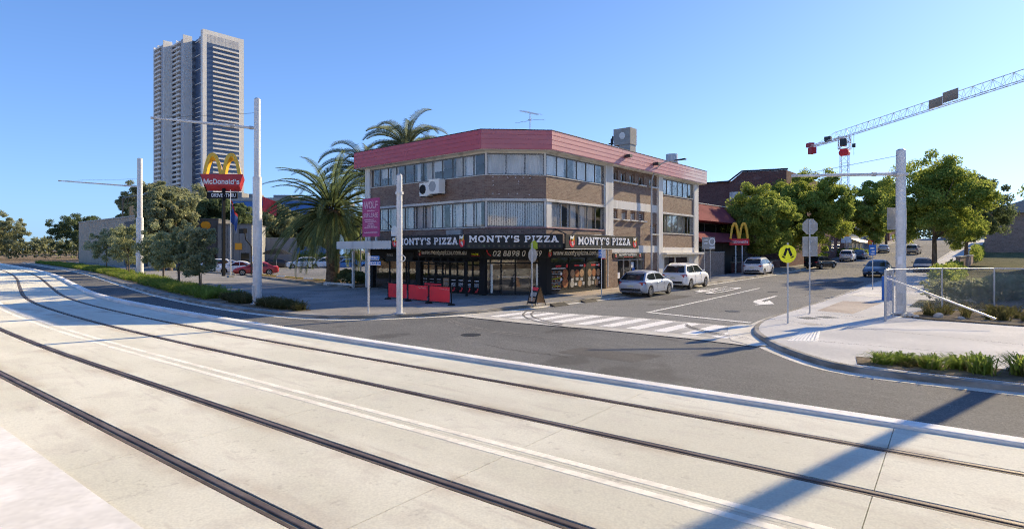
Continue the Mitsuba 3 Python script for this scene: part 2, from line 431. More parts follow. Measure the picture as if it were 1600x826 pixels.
def slab_letters(text, height, width, depth=0.03):
    """Slab-serif capitals."""
    w, s, e = 0.17, 0.13, 0.07

    def vbar(x, y0=0, y1=1): return sbox(x - w / 2, y0, x + w / 2, y1)
    def serif(x, y, a=None): a = a or w / 2 + e; return sbox(x - a, y, x + a, y + s)
    def stroke(pts, ww=w): return LineString(pts).buffer(ww / 2, cap_style=2, join_style=2)

    def glyph(c):
        if c == 'M': return union_all([vbar(.17), vbar(.83), stroke([(.17, .98), (.5, .35), (.83, .98)], w * .9), serif(.17, 0), serif(.83, 0), sbox(.02, 1 - s, .26, 1), sbox(.74, 1 - s, .98, 1)]).intersection(sbox(0, 0, 1, 1)), 1.04
        if c == 'O':
            o = affinity.scale(Point(.43, .5).buffer(1, 24), .43, .51); i = affinity.scale(Point(.43, .5).buffer(1, 24), .25, .36); return o.difference(i), .92
        if c == 'N': return union_all([vbar(.17), vbar(.77), stroke([(.14, .98), (.80, .02)], w), serif(.17, 0), serif(.77, 1 - s), sbox(.02, 1 - s, .26, 1)]).intersection(sbox(0, 0, 1, 1)), .98
        if c == 'T': return union_all([vbar(.4), sbox(0, 1 - s * 1.15, .8, 1), serif(.4, 0), sbox(0, .72, s, 1), sbox(.8 - s, .72, .8, 1)]), .84
        if c == 'Y': return union_all([vbar(.42, 0, .5), stroke([(.14, 1), (.42, .45), (.70, 1)], w * .95), serif(.42, 0), serif(.14, 1 - s, .15), serif(.70, 1 - s, .15)]).intersection(sbox(-.05, 0, .9, 1)), .88
        if c == "'": return union_all([sbox(.03, .78, .2, 1), Polygon([(.05, .62), (.12, .62), (.2, .8), (.08, .8)])]), .26
        if c == 'S':
            t = np.linspace(math.radians(15), math.radians(270), 14); u = np.linspace(math.radians(90), math.radians(-165), 14)
            pts = [(.36 + .24 * math.cos(a), .70 + .215 * math.sin(a)) for a in t] + [(.36 + .25 * math.cos(a), .285 + .20 * math.sin(a)) for a in u]
            return union_all([LineString(pts).buffer(w / 2, cap_style=2, join_style=1), sbox(.53, .72, .66, .98), sbox(.04, .02, .17, .28)]).intersection(sbox(0, 0, 1, 1)), .76
        if c == 'P':
            o = union_all([sbox(.17, .42, .45, 1), affinity.scale(Point(.45, .71).buffer(1, 20), .27, .29)]); i = union_all([sbox(.25, .55, .45, .87), affinity.scale(Point(.45, .71).buffer(1, 20), .12, .16)])
            return union_all([o.difference(i), vbar(.17), serif(.17, 0), sbox(.02, 1 - s, .2, 1)]), .80
        if c == 'I': return union_all([vbar(.2), serif(.2, 0, .2), serif(.2, 1 - s, .2)]), .46
        if c == 'Z': return union_all([sbox(.03, 1 - s * 1.1, .72, 1), sbox(.03, 0, .72, s * 1.1), stroke([(.64, .93), (.11, .07)], w * 1.05), sbox(.03, .7, .03 + s, 1), sbox(.72 - s, 0, .72, .3)]).intersection(sbox(0, 0, 1, 1)), .80
        if c == 'A': return union_all([stroke([(.12, .02), (.43, .98)], w), stroke([(.74, .02), (.43, .98)], w), sbox(.2, .26, .66, .40), serif(.13, 0, .17), serif(.73, 0, .17), sbox(.25, 1 - s, .5, 1)]).intersection(sbox(-.1, 0, 1, 1)), .92
        return None, .42
    x, gs = 0.0, []
    for c in text:
        g, adv = glyph(c)
        if g is not None: gs.append(affinity.translate(g, x, 0))
        x += adv + 0.07
    u = union_all(gs); k = width / (u.bounds[2] - u.bounds[0])
    u = affinity.affine_transform(u, [k, 0, 0, height, -u.bounds[0] * k, 0])
    return extr(u, 0, depth)


def emblem(fr, parent, a, d, z, w, h):
    """The shop's badge: a red oval with a pale face patch, a yellow and a black slice above."""
    oval = affinity.scale(Point(0, 0).buffer(1, 16), w / 2, h * .40)
    part(parent, 'badge', fr.put(extr(affinity.translate(oval, 0, -h * .08), 0, .012), a, d, z), 'm_red')
    part(parent, 'badge_slice', fr.put(extr(Polygon([(-w * .42, h * .16), (w * .34, h * .5), (w * .36, h * .10), (-w * .1, -h * .02)]), .012, .02), a, d, z), 'm_yellow')
    part(parent, 'badge_cap', fr.put(extr(Polygon([(-w * .42, h * .2), (-w * .36, h * .44), (0, h * .34), (w * .34, h * .5), (w * .2, h * .2), (-w * .1, h * .1)]), .020, .026), a, d, z), 'm_sign_cream')
    part(parent, 'badge_face', fr.put(extr(union_all([affinity.scale(Point(0, -h * .12).buffer(1, 12), w * .2, h * .08), Polygon([(-w * .05, -h * .2), (w * .22, -h * .22), (w * .1, -h * .42)])]), .012, .022), a, d, z), 'm_sign_cream')
    part(parent, 'badge_mark', fr.put(extr(union_all([Point(-w * .12, h * .1).buffer(w * .12, 8), sbox(-w * .3, -h * .14, w * .3, -h * .11)]), .022, .030), a, d, z), 'm_black')
# ------------------------------------------------------------------ tram alignment: s along it (0 beside the camera, to the right positive), u across it
_S = np.arange(-170, 120, 0.5)
_H = np.radians(np.interp(_S, [-110, -66, -48, -34, -24, -16, 200], [-4, -8.5, -8, -1.5, 1.2, 3.2, 3.2]))
_X = np.cumsum(np.cos(_H)) * 0.5; _Y = np.cumsum(np.sin(_H)) * 0.5
_i0 = np.argmin(np.abs(_S)); _X -= _X[_i0]; _Y -= _Y[_i0]


def trk(s, u):
    s = np.asarray(s, float); h = np.interp(s, _S, _H)
    return np.stack([np.interp(s, _S, _X) - np.sin(h) * u, np.interp(s, _S, _Y) + np.cos(h) * u], -1)


def svals(a, b, step=1.0):
    return np.linspace(a, b, max(2, int((b - a) / step) + 1))


def band(u0, u1, s0, s1, z0, z1, step=2.0):
    s = svals(s0, s1, step)
    return sweep(trk(s, 0 * s), [(u0, z0), (u1, z0), (u1, z1), (u0, z1)], True)


gx = np.r_[-4000, -2000, -900, -500, -300, np.arange(-200, 101, 10), 160, 300, 700, 2000, 4000]
gy = np.r_[-3000, -1000, -300, -100, -40, np.arange(0, 261, 5), 320, 500, 900, 2000, 5000]
GX, GY = np.meshgrid(gx, gy, indexing='ij')
gv = np.stack([GX, GY, gz(GX, GY) - 0.12], -1).reshape(-1, 3)
i_, j_ = np.meshgrid(np.arange(len(gx) - 1), np.arange(len(gy) - 1), indexing='ij'); n_ = len(gy)
q_ = np.stack([i_ * n_ + j_, (i_ + 1) * n_ + j_, (i_ + 1) * n_ + j_ + 1, i_ * n_ + j_ + 1], -1).reshape(-1, 4)
struct('ground', trimesh.Trimesh(gv, np.vstack([q_[:, :3], q_[:, [0, 2, 3]]]), process=False), 'm_soil')

# asphalt: one new sheet beside the tracks, the older sheet of the side street, and the car park
s_ = svals(-165, 115, 2)
outer = [tuple(p) for p in trk(s_, 0 * s_ + 11.0)]
seam = [(70, 24), (10, 22.0), (-4.5, 17.0), (-10.4, 17.6), (-17.2, 16.9), (-26, 16.5), (-45, 22), (-90, 28), (-165, 34)]
struct('main_road', sheet(Polygon(outer + seam).buffer(0), 0.0), 'm_asphalt')
struct('side_road', sheet(Polygon([(-4.5, 17.0), (-10.4, 17.6), (-17.5, 16.9), (-18, 30), (-18.6, 60), (-21, 110), (-24, 260), (-6.2, 260), (-6.6, 110), (-6.2, 30), (-5.2, 20)]), -0.003), 'm_asphalt_old')
struct('car_park', sheet(Polygon([(-35.2, 23.4), (-38, 25), (-60, 28.0), (-100, 30.3), (-150, 33.0), (-150, 150), (-36, 150), (-35.0, 60)]), 0.03, 400), 'm_asphalt_old')

# tram slab: panels with open joints between the rails, laid in a dark bed
struct('track_bed', band(-6, 10.9, -165, 115, -0.11, -0.06), 'm_soil')
struct('platform_edge', band(1.2, 2.30, -165, 115, -0.05, 0.03), 'm_slab_edge')
struct('platform', band(-9, 1.19, -165, 115, -0.05, 0.02), 'm_slab')
RAILS = [3.30, 4.94, 7.68, 9.45]
slab = numbered('track_slab'); labels[slab] = {'kind': 'structure'}
edges = [2.32, *[e for r in RAILS for e in (r - 0.105, r + 0.105)], 10.73]
bands = [(edges[0], edges[1]), (edges[2], edges[3]), (edges[4], 6.262), (6.270, edges[5]), (edges[6], edges[7]), (edges[8], edges[9])]
jt = np.arange(-4.75 - 4.05 * 14, 40, 4.05)
for a, b in zip(jt, jt[1:]):
    for u0, u1 in bands:
        part(slab, 'panel', band(u0, u1, a + 0.005, b - 0.005, -0.10, 0.0), 'm_slab')
for u0, u1 in bands:
    part(slab, 'far_panel', band(u0, u1, -165, jt[0] - 0.005, -0.10, 0.0), 'm_slab')
    part(slab, 'far_panel', band(u0, u1, jt[-1] + 0.005, 115, -0.10, 0.0), 'm_slab')
for i, r in enumerate(RAILS):
    k = thing('tram_rail', ['grooved steel tram rail nearest the camera in the pale concrete slab', 'second grooved tram rail from the camera, nearer side of the white double line',
                            'third grooved tram rail from the camera, just beyond the white double line', 'farthest grooved tram rail, next to the pale kerb of the road'][i], 'rail', 'tram rails set in the concrete slab')
    part(k, 'rail_head', sweep(trk(svals(-165, 115), 0), [(r - 0.01, -0.03), (r - 0.01, 0.000), (r + 0.002, 0.004), (r + 0.058, 0.004), (r + 0.066, -0.004), (r + 0.066, -0.03)]), 'm_rail_head')
    part(k, 'guard_lip', sweep(trk(svals(-165, 115), 0), [(r - 0.098, -0.03), (r - 0.096, 0.001), (r - 0.056, 0.001), (r - 0.052, -0.03)]), 'm_rail')
    part(k, 'groove_fill', band(r - 0.104, r + 0.104, -165, 115, -0.05, -0.012), 'm_groove')
for u0 in (6.06, 6.345):
    struct('track_line', band(u0, u0 + 0.125, -165, 115, 0.0005, 0.004), 'm_paint_track')

ks = svals(-165, 115); kh = np.interp(ks, [-24, -6, 2], [1.0, .62, .36])
km = sweep(trk(ks, 0), [(10.74, -0.1), (10.745, 0.10), (10.77, 0.13), (10.80, 0.136), (11.06, 0.136), (11.085, 0.12), (11.09, -0.05)])
kv = np.array(km.vertices).reshape(len(ks), 7, 3); kv[:, :, 2] = np.where(kv[:, :, 2] > 0, kv[:, :, 2] * kh[:, None] + .004, kv[:, :, 2]); km.vertices = kv.reshape(-1, 3)
struct('track_kerb', km, 'm_track_kerb')

# corner pavement with its kerb and gutter
front = smooth_path([(-165, 26.5), (-120, 22.6), (-90, 19.9), (-75, 18.0), (-63, 16.2), (-50, 14.2), (-39, 12.6), (-32, 12.0), (-26.9, 11.8), (-23.5, 11.95), (-20.9, 12.5), (-19.4, 13.6), (-18.5, 15.2), (-17.5, 17.2), (-17.25, 20.0), (-17.0, 27), (-17.05, 40), (-17.3, 62), (-18.6, 90), (-20.0, 112), (-22.5, 200), (-24, 255)], 0.6)
fr_in = front.copy()
back = [(-27.0, 255), (-24, 112), (-21.6, 75), (-20.19, 48.5), (-20.19, 26.8), (-22.7, 24.21), (-34.3, 24.21), (-34.5, 22.9), (-40, 23.6), (-46, 24.6), (-60, 27.0), (-100, 29.6), (-165, 33.0)]
pave = Polygon([tuple(p) for p in front] + back).buffer(0)
BED = Polygon([(-150, 26.0), (-118, 23.2), (-90, 20.6), (-75, 18.7), (-63, 16.9), (-50, 14.9), (-39, 13.2), (-32, 12.45), (-27, 12.25), (-24.5, 12.35), (-22.9, 12.75), (-22.8, 13.3), (-24, 13.7), (-27, 14.0), (-40, 15.2), (-53, 17.4), (-75, 21.3), (-90, 23.4), (-118, 26), (-150, 28.6)])
struct('corner_pavement', slabz(pave.difference(BED).difference(LineString(front).buffer(0.16)), -0.10, 0.15), 'm_plaza')
struct('planting_bed', slabz(BED, -0.10, 0.165), 'm_soil')
kp = [(-0.02, -0.1), (-0.01, 0.12), (0.03, 0.148), (0.16, 0.152), (0.165, -0.1)]
struct('pavement_kerb', sweep(front, kp), 'm_kerb')
struct('gutter', sweep(front, [(-0.33, 0.004), (-0.01, 0.012)]), 'm_gutter')
# control joints of the corner pavement are real gaps filled dark
for a in np.arange(-33.5, -18.5, 1.9):
    struct('pavement_joint', slabz(LineString([(a, 24.1), (a + 0.6, 13.9)]).buffer(0.006), 0.148, 0.1525), 'm_rubber')
struct('shop_paving', slabz(Polygon([(-20.1, 27.2), (-18.2, 27.0), (-18.3, 37.5), (-20.1, 37.5)]), 0.14, 0.156), 'm_pave_warm')

# right pavement
rf = smooth_path([(70, 19.5), (30, 17.0), (10, 15.6), (0.5, 14.85), (-1.4, 14.72), (-2.4, 14.72), (-3.3, 15.1), (-4.7, 16.7), (-5.4, 17.8), (-6.2, 19.3), (-6.75, 21.2), (-7.05, 24), (-7.0, 35), (-7.45, 55), (-7.3, 90), (-7.1, 120), (-7, 255)], 0.5)
rp = Polygon([tuple(p) for p in rf] + [(-3.6, 255), (-3.4, 120), (-3.3, 31.5), (-1.0, 31.0), (14, 28.5), (70, 34)]).buffer(0)
struct('lawn', slabz(Polygon([(-3.35, 31.4), (-1.0, 30.9), (14, 28.4), (75, 34), (75, 255), (-3.6, 255), (-3.4, 120)]), -0.05, 0.13), 'm_lawn')
RBED = Polygon([(-2.75, 16.15), (-2.55, 15.15), (-1.4, 15.0), (0.5, 15.1), (10, 15.85), (10, 17.0), (0.5, 16.6)])
RGARDEN = Polygon([(-3.0, 27.0), (-2.2, 26.4), (14, 25.2), (14, 40), (1.5, 40), (-2.4, 31)])
struct('right_pavement', slabz(rp.difference(RBED).difference(LineString(rf).buffer(0.16)), -0.10, 0.15), 'm_pave')
struct('corner_bed', slabz(RBED, -0.1, 0.17), 'm_soil')
struct('garden_bed', slabz(RGARDEN, 0.1, 0.20), 'm_soil')
rk = rf[::-1]
struct('right_kerb', sweep(rf, [(-o, z) for o, z in kp]), 'm_kerb')
struct('right_gutter', sweep(rf, [(0.01, 0.012), (0.33, 0.004)]), 'm_gutter')
nose = Polygon([(-7.4, 21.6), (-7.5, 20.7), (-6.9, 19.0), (-6.3, 17.6), (-5.5, 17.0), (-5.1, 17.2), (-5.9, 19.0), (-6.45, 20.6), (-6.7, 22.0)])
struct('ramp_apron', sheet(nose, 0.034), 'm_gutter')
# joints and lids in the right pavement
for a, b in (((-6.6, 22.9), (4, 20.4)), ((-6.7, 26.3), (-3.2, 25.6)), ((-5.3, 18.2), (5, 18.9))):
    struct('pavement_joint', slabz(LineString([a, b]).buffer(0.006), 0.148, 0.1525), 'm_rubber')
tp = Polygon([(-4.95, 20.2), (-4.5, 20.55), (-4.05, 18.25), (-4.75, 17.75)])
k = struct('tactile_paving', slabz(tp, 0.14, 0.155), 'm_paint')
dm = trimesh.creation.icosphere(subdivisions=0, radius=0.022)
dots = []
for a in np.arange(0.06, 0.97, 0.035):
    for b in np.arange(0.08, 0.95, 0.13):
        p = (np.array([-4.95, 20.2]) * (1 - a) + np.array([-4.75, 17.75]) * a) * (1 - b) + (np.array([-4.5, 20.55]) * (1 - a) + np.array([-4.05, 18.25]) * a) * b
        d = dm.copy(); d.apply_scale([1, 1, 0.5]); d.apply_translation([p[0], p[1], 0.156]); dots.append(d)
part(k, 'raised_dot', cat(dots), 'm_paint', stuff=True)
for x, y, l, m_, lb in ((-5.72, 24.2, .62, 'm_steel_dark', 'dark service lid nearer the road, one of two together in the right footpath'), (-5.25, 24.95, .62, 'm_steel_dark', 'dark service lid farther from the road, one of two in the right footpath'), (-5.2, 22.3, .5, 'm_conc', 'pale concrete service lid just in front of the two dark lids')):
    solo('pit_lid', slabz(affinity.rotate(sbox(x - 0.3, y - l / 2, x + 0.3, y + l / 2), -35), 0.1, 0.156), m_, lb, 'lid')
struct('patched_paving', slabz(Polygon([(-6.1, 27.3), (-4.7, 26.9), (-4.5, 33), (-6.2, 33)]), 0.14, 0.154), 'm_pave_warm')
struct('driveway_slab', slabz(Polygon([(-6.6, 36.5), (-1, 35.5), (-0.8, 41), (-6.6, 42)]), 0.14, 0.156), 'm_gutter')
struct('car_park_kerb', slabz(LineString([(-34.5, 22.95), (-40, 23.7), (-46, 24.7), (-57.5, 26.6)]).buffer(0.09), 0.1, 0.31), 'm_kerb')
struct('car_park_kerb', slabz(LineString([(-62, 27.3), (-80, 28.9), (-100, 30.2), (-160, 33.4)]).buffer(0.09), 0.1, 0.30), 'm_kerb')
struct('verge', slabz(Polygon([(-34.6, 23.1), (-46, 24.85), (-57.3, 26.8), (-57.0, 28.0), (-46, 26.6), (-40.5, 27.3), (-38, 27.8), (-34.9, 27.5)]), 0.0, 0.22), 'm_soil')
for i, x in enumerate(np.linspace(-56.8, -42.1, 8)):
    y = np.interp(x, [-57.3, -46, -34], [28.15, 26.75, 25.2])
    solo('wheel_stop', bev(x - 0.85, x + 0.85, y - 0.07, y + 0.07, 0.2, 0.33, 0.03), 'm_yellow' if i % 3 != 2 else 'm_sign_cream', ['leftmost', 'second', 'third', 'fourth', 'fifth', 'sixth', 'seventh', 'rightmost'][i] + (' yellow' if i % 3 != 2 else ' pale worn') + ' wheel stop of the row from the black pylon to the palm', 'wheel stop', 'wheel stops along the car park edge')

# zebra crossing on a raised concrete threshold
cx = np.array([-17.25, -13.7, -10.4, -7.5, -5.3]); cf = np.array([16.75, 16.75, 17.1, 17.15, 16.95])
bxs = np.array([-17.3, -14.2, -11.2, -8.5, -6.6]); bys = np.array([19.9, 20.6, 21.1, 21.0, 20.9])
thr = Polygon(list(zip(cx, cf)) + [(-5.9, 18.9)] + list(zip(bxs, bys))[::-1])
cr = struct('zebra_crossing', sheet(thr, 0.022), 'm_threshold')
yf = lambda x: np.interp(x, cx, cf) + 0.78
yb = lambda x: np.interp(x, bxs, bys) - 0.22
xs_ = np.linspace(-16.6, -6.5, 24)
struct('crossing_infill', sheet(Polygon([(x, yf(x)) for x in xs_] + [(x, yb(x)) for x in xs_[::-1]]), 0.026), 'm_thresh_dark')
for x in np.arange(-16.2, -6.8, 1.02):
    st = Polygon([(x, yf(x)), (x + 0.5, yf(x + 0.5)), (x + 0.52, yb(x + 0.5)), (x + 0.02, yb(x))])
    part(cr, 'stripe', sheet(st, 0.030), 'm_paint')
ln = lambda pts, w: LineString(pts).buffer(w / 2, cap_style=2, join_style=2)
struct('stop_line', sheet(ln([(-12.05, 23.35), (-7.3, 22.5)], 0.26), 0.010), 'm_paint')
struct('lane_line', sheet(ln([(-11.98, 23.4), (-12.4, 31.5), (-12.85, 41.5)], 0.16), 0.010), 'm_paint')
arrow = union_all([Polygon([(-10.22, 35.6), (-10.02, 35.7), (-9.92, 32.6), (-9.80, 31.9), (-9.55, 31.6), (-9.6, 32.6), (-8.82, 30.75), (-9.44, 29.6), (-9.48, 30.45), (-9.9, 30.9), (-10.2, 31.9)])])
struct('turn_arrow', sheet(arrow, 0.010), 'm_paint')
wd = word('40', 5.8, None, 0.003); v_ = np.array(wd.vertices); v_[:, 0] *= 1.75 / v_[:, 0].max()
v_[:, 2] = 0.006 + v_[:, 2] * 0.5; v_[:, 0] += -15.25 - 0.03 * v_[:, 1]; v_[:, 1] += 35.0; v_[:, 2] += gz(v_[:, 0], v_[:, 1]) + 0.022
wd.vertices = v_; struct('road_numerals', wd, 'm_paint')
for pts in ([(-60, 34), (-50, 32.5)], [(-57, 40), (-47, 38.5)], [(-52, 37), (-43, 35.6)]):
    struct('bay_line', sheet(ln(pts, 0.12), 0.036), 'm_paint')

# wear on the road: patches, lids, tyre marks and cracks
for pts in ([(-9.2, 12.6), (-6.9, 12.7), (-6.8, 13.9), (-9.1, 13.7)], [(-15.6, 29.2), (-13.9, 29.3), (-14.0, 33.0), (-15.5, 32.8)], [(-10.9, 46), (-8.2, 46.2), (-8.4, 53), (-10.7, 52.6)]):
    struct('road_patch', sheet(Polygon(pts), 0.004), 'm_patch')
for i, (x, y) in enumerate(((-13.2, 13.4), (-9.3, 26.2), (-11.2, 38.6))):
    solo('manhole_cover', slabz(Point(x, y).buffer(.33, 12), -.02, .009), 'm_steel_dark', ['round manhole cover in the new asphalt left of the crossing end', 'round manhole cover just behind the stop line', 'round manhole cover up the side street by the lane line'][i], 'manhole cover')
for c, r0, a0, a1, z in (((-11.5, 22.2), 5.2, 200, 262, .034), ((-11.4, 22.3), 5.0, 205, 258, .034), ((-5.0, 22.6), 4.6, 215, 262, .034), ((-5.1, 22.9), 4.6, 214, 258, .034), ((-12.5, 21.5), 7.2, 235, 285, .006), ((-12.7, 21.6), 7.0, 233, 280, .006)):
    arc = [(c[0] + r0 * math.cos(math.radians(a)), c[1] + r0 * math.sin(math.radians(a))) for a in np.linspace(a0, a1, 24)]
    struct('tyre_mark', sheet(LineString(arc).buffer(.05), z), 'm_tyre_mark')
rr_ = np.random.default_rng(3)
for x, y, dx, dy, n in ((-14.5, 24.0, .4, 1.6, 10), (-9.5, 33.5, .3, 1.5, 12), (-11.6, 12.3, 1.1, -.05, 9), (-22.0, 11.6, 1.3, -.1, 8)):
    p = [(x, y)]
    for _ in range(n): p.append((p[-1][0] + dx * rr_.uniform(.1, .9) * .6 + rr_.normal() * .1, p[-1][1] + dy * rr_.uniform(.1, .9) * .6 + rr_.normal() * .1))
    struct('road_crack', sheet(LineString(p).buffer(.012), .007), 'm_rubber')
# ------------------------------------------------------------------ the corner building
rng = np.random.default_rng(7)
L = Fr((-34.2, 24.2), (1, 0)); C = Fr((-22.7, 24.2), (1, 1)); R = Fr((-20.2, 26.7), (0, 1))
LL, CL, RL = 11.5, 3.5355, 21.7
plan = Polygon([(-34.2, 24.2), (-22.7, 24.2), (-20.2, 26.7), (-20.2, 48.4), (-34.2, 48.4)])
B = thing('corner_building', 'three-storey brown brick corner building with a red metal fascia above its windows', 'building')


def curtain(fr, a0, a1, d, z0, z1, fold=0.17, amp=0.022):
    n = max(4, int((a1 - a0) / fold) * 2)
    a = np.linspace(a0, a1, n); v, f = [], []
    for i, x in enumerate(a):
        dd = d + (amp if i % 2 else -amp) * (0.6 + 0.8 * rng.random())
        v += [fr.p(x, dd, z0), fr.p(x, dd, z1)]
    for i in range(n - 1): f += [[2 * i, 2 * i + 2, 2 * i + 3], [2 * i, 2 * i + 3, 2 * i + 1]]
    return trimesh.Trimesh(v, f, process=False)


def strip_window(fr, a0, a1, n, z0, z1, styles, cname='m_curtain', fm='m_window_frame', deep=0.10):
    """A ribbon of n panes in one metal frame; behind each pane a curtain, blind or nothing."""
    w = (a1 - a0) / n
    fm_ = [fr.box(a0, a1, -deep - 0.04, -deep + 0.03, z0, z0 + 0.06), fr.box(a0, a1, -deep - 0.04, -deep + 0.03, z1 - 0.06, z1)]
    for i in range(n + 1):
        a = a0 + i * w
        fm_.append(fr.box(max(a0, a - 0.028), min(a1, a + 0.028), -deep - 0.038, -deep + 0.034, z0 + 0.06, z1 - 0.06))
    k = part(B, 'window', cat(fm_), fm)
    for i in range(n):
        x0, x1 = a0 + i * w + 0.03, a0 + (i + 1) * w - 0.03
        part(k, 'pane', fr.quad(x0, x1, -deep - 0.002 - 0.002 * (i % 2), z0 + 0.06, z1 - 0.06), 'm_glass')
        s = styles[i % len(styles)]
        if s == 'c': part(k, 'curtain', curtain(fr, x0, x1, -deep - 0.22, z0, z1), cname)
        if s == 't': part(k, 'curtain', curtain(fr, x0, x1, -deep - 0.25, z0, z1), 'm_curtain_tan')
        if s == 'h': part(k, 'curtain', curtain(fr, x0, x0 + (x1 - x0) * 0.45, -deep - 0.22, z0, z1), cname)
        if s == 'H': part(k, 'curtain', curtain(fr, x0 + (x1 - x0) * 0.5, x1, -deep - 0.22, z0, z1), cname)
        if s == 'v':
            a = np.arange(x0 + 0.05, x1, 0.135)
            part(k, 'blind', cat([fr.box(q - 0.052, q + 0.052, -deep - 0.2 - 0.02, -deep - 0.2 + 0.005, z0 + 0.05, z1) for q in a]), cname)
        if s == 'b': part(k, 'blind', cat([fr.box(x0, x1, -deep - 0.16, -deep - 0.15, z0 + 0.45 * (z1 - z0), z1)]), cname)
    return k


# structure: core, floors, roof
part(B, 'inner_wall', extr(plan.buffer(-3.2, join_style=2), 0, 8.4), 'm_room')
for z in (3.15, 6.15):
    part(B, 'floor_slab', extr(plan.buffer(-0.35, join_style=2), z, z + 0.2), 'm_room')
part(B, 'end_wall', bx(-34.19, -33.99, 24.56, 48.3, 0.1, 8.46), 'm_brick'); part(B, 'end_wall', bx(-33.98, -20.56, 48.1, 48.3, 0.1, 8.46), 'm_brick')
part(B, 'ground_floor', extr(plan.buffer(-0.05, join_style=2), 0.0, 0.17), 'm_room')
fplan = Polygon([(-34.8, 23.6), (-22.45, 23.6), (-19.6, 26.45), (-19.6, 49.0), (-34.8, 49.0)])
part(B, 'roof', extr(fplan.buffer(-0.05, join_style=2), 8.56, 9.45), 'm_fascia_dark')
part(B, 'soffit', extr(fplan.buffer(-0.06, join_style=2), 8.47, 8.555), 'm_lintel')
LF = Fr((-34.8, 23.6), (1, 0)); CF = Fr((-22.45, 23.6), (1, 1)); RF = Fr((-19.6, 26.45), (0, 1)); BF = Fr((-19.6, 49.0), (-1, 0)); WF = Fr((-34.8, 49.0), (0, -1))
bh = (9.58 - 8.50) / 4
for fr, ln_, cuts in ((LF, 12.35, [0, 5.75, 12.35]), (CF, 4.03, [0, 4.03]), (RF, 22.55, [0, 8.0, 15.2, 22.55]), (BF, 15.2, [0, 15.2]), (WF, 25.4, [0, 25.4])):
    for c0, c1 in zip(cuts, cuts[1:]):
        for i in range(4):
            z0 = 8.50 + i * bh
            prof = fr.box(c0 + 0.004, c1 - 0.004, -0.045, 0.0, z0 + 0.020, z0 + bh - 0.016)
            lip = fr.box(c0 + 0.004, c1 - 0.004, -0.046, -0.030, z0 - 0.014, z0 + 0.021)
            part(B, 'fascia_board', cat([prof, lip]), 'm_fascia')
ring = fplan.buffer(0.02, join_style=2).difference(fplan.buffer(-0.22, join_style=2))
part(B, 'roof_capping', extr(ring, 9.575, 9.615), 'm_fascia_dark')
# columns
for fr, a0, a1, z0 in ((L, 0.0, 0.55, 0.1), (R, 6.45, 7.42, 2.9), (R, 14.2, 14.88, 0.1), (R, 20.85, 21.72, 0.1)):
    part(B, 'column', fr.box(a0, a1, -0.35, 0.09, z0, 8.465), 'm_white_wall')
part(B, 'column', R.box(6.55, 7.38, -0.3, 0.02, 0.1, 2.89), 'm_brick')
part(B, 'downpipe', tube([R.p(6.62, 0.13, 0.3), R.p(6.62, 0.13, 2.86)], 0.05), 'm_white_wall')
# brick bands and pale strips of the two upper floors
for fr, a0, a1 in ((L, 0.555, LL), (C, 0.0, CL), (R, 0.0, 6.445), (R, 14.885, 20.845)):
    top = part(B, 'brick_band', fr.box(a0, a1, -0.22, 0.0 if fr is not C else 0.002, 5.745, 7.07), 'm_brick')
    part(B, 'sill', fr.box(a0, a1, -0.20, 0.045, 7.072, 7.11), 'm_lintel')
    part(B, 'lintel_strip', fr.box(a0, a1, -0.2, 0.06, 5.60, 5.742), 'm_lintel')
    part(B, 'brick_band', fr.box(a0, a1, -0.22, 0.0 if fr is not C else 0.002, 3.0, 4.045), 'm_brick')
    part(B, 'sill', fr.box(a0, a1, -0.20, 0.05, 4.047, 4.105), 'm_pink_sill' if fr in (R, C) and a0 < 10 else 'm_lintel')
    part(B, 'window_head', fr.box(a0, a1, -0.20, 0.0, 8.36, 8.468), 'm_lintel')
# a short brick return where the front bay of the street side ends
part(B, 'bay_end', R.box(6.30, 6.448, 0.002, 0.035, 5.6, 7.11), 'm_lintel')
strip_window(L, 0.60, 11.4, 12, 7.112, 8.358, list('nbtnnhtbntcn'))
strip_window(L, 0.60, 11.4, 12, 4.107, 5.598, list('cvctccccHcch'))
for fr_, z0, z1, st in ((C, 7.112, 8.358, 'ccc'), (C, 4.107, 5.598, 'vvv')):
    strip_window(fr_, 0.12, CL - 0.12, 3, z0, z1, list(st))
    part(B, 'corner_post', cat([fr_.box(0.0, 0.118, -0.16, 0.01, z0, z1), fr_.box(CL - 0.118, CL, -0.16, 0.01, z0, z1)]), 'm_lintel')
strip_window(R, 0.10, 6.42, 6, 7.112, 8.358, list('ccncch'))
strip_window(R, 0.55, 6.42, 6, 4.107, 5.598, list('vhvHtn'))
part(B, 'wall_panel', R.box(0.08, 0.548, -0.15, -0.01, 4.107, 5.598), 'm_white_wall')
strip_window(R, 14.9, 20.83, 6, 7.112, 8.358, list('ccnnnn'))
strip_window(R, 14.9, 20.83, 6, 4.107, 5.598, list('nttttn'), 'm_curtain_tan')
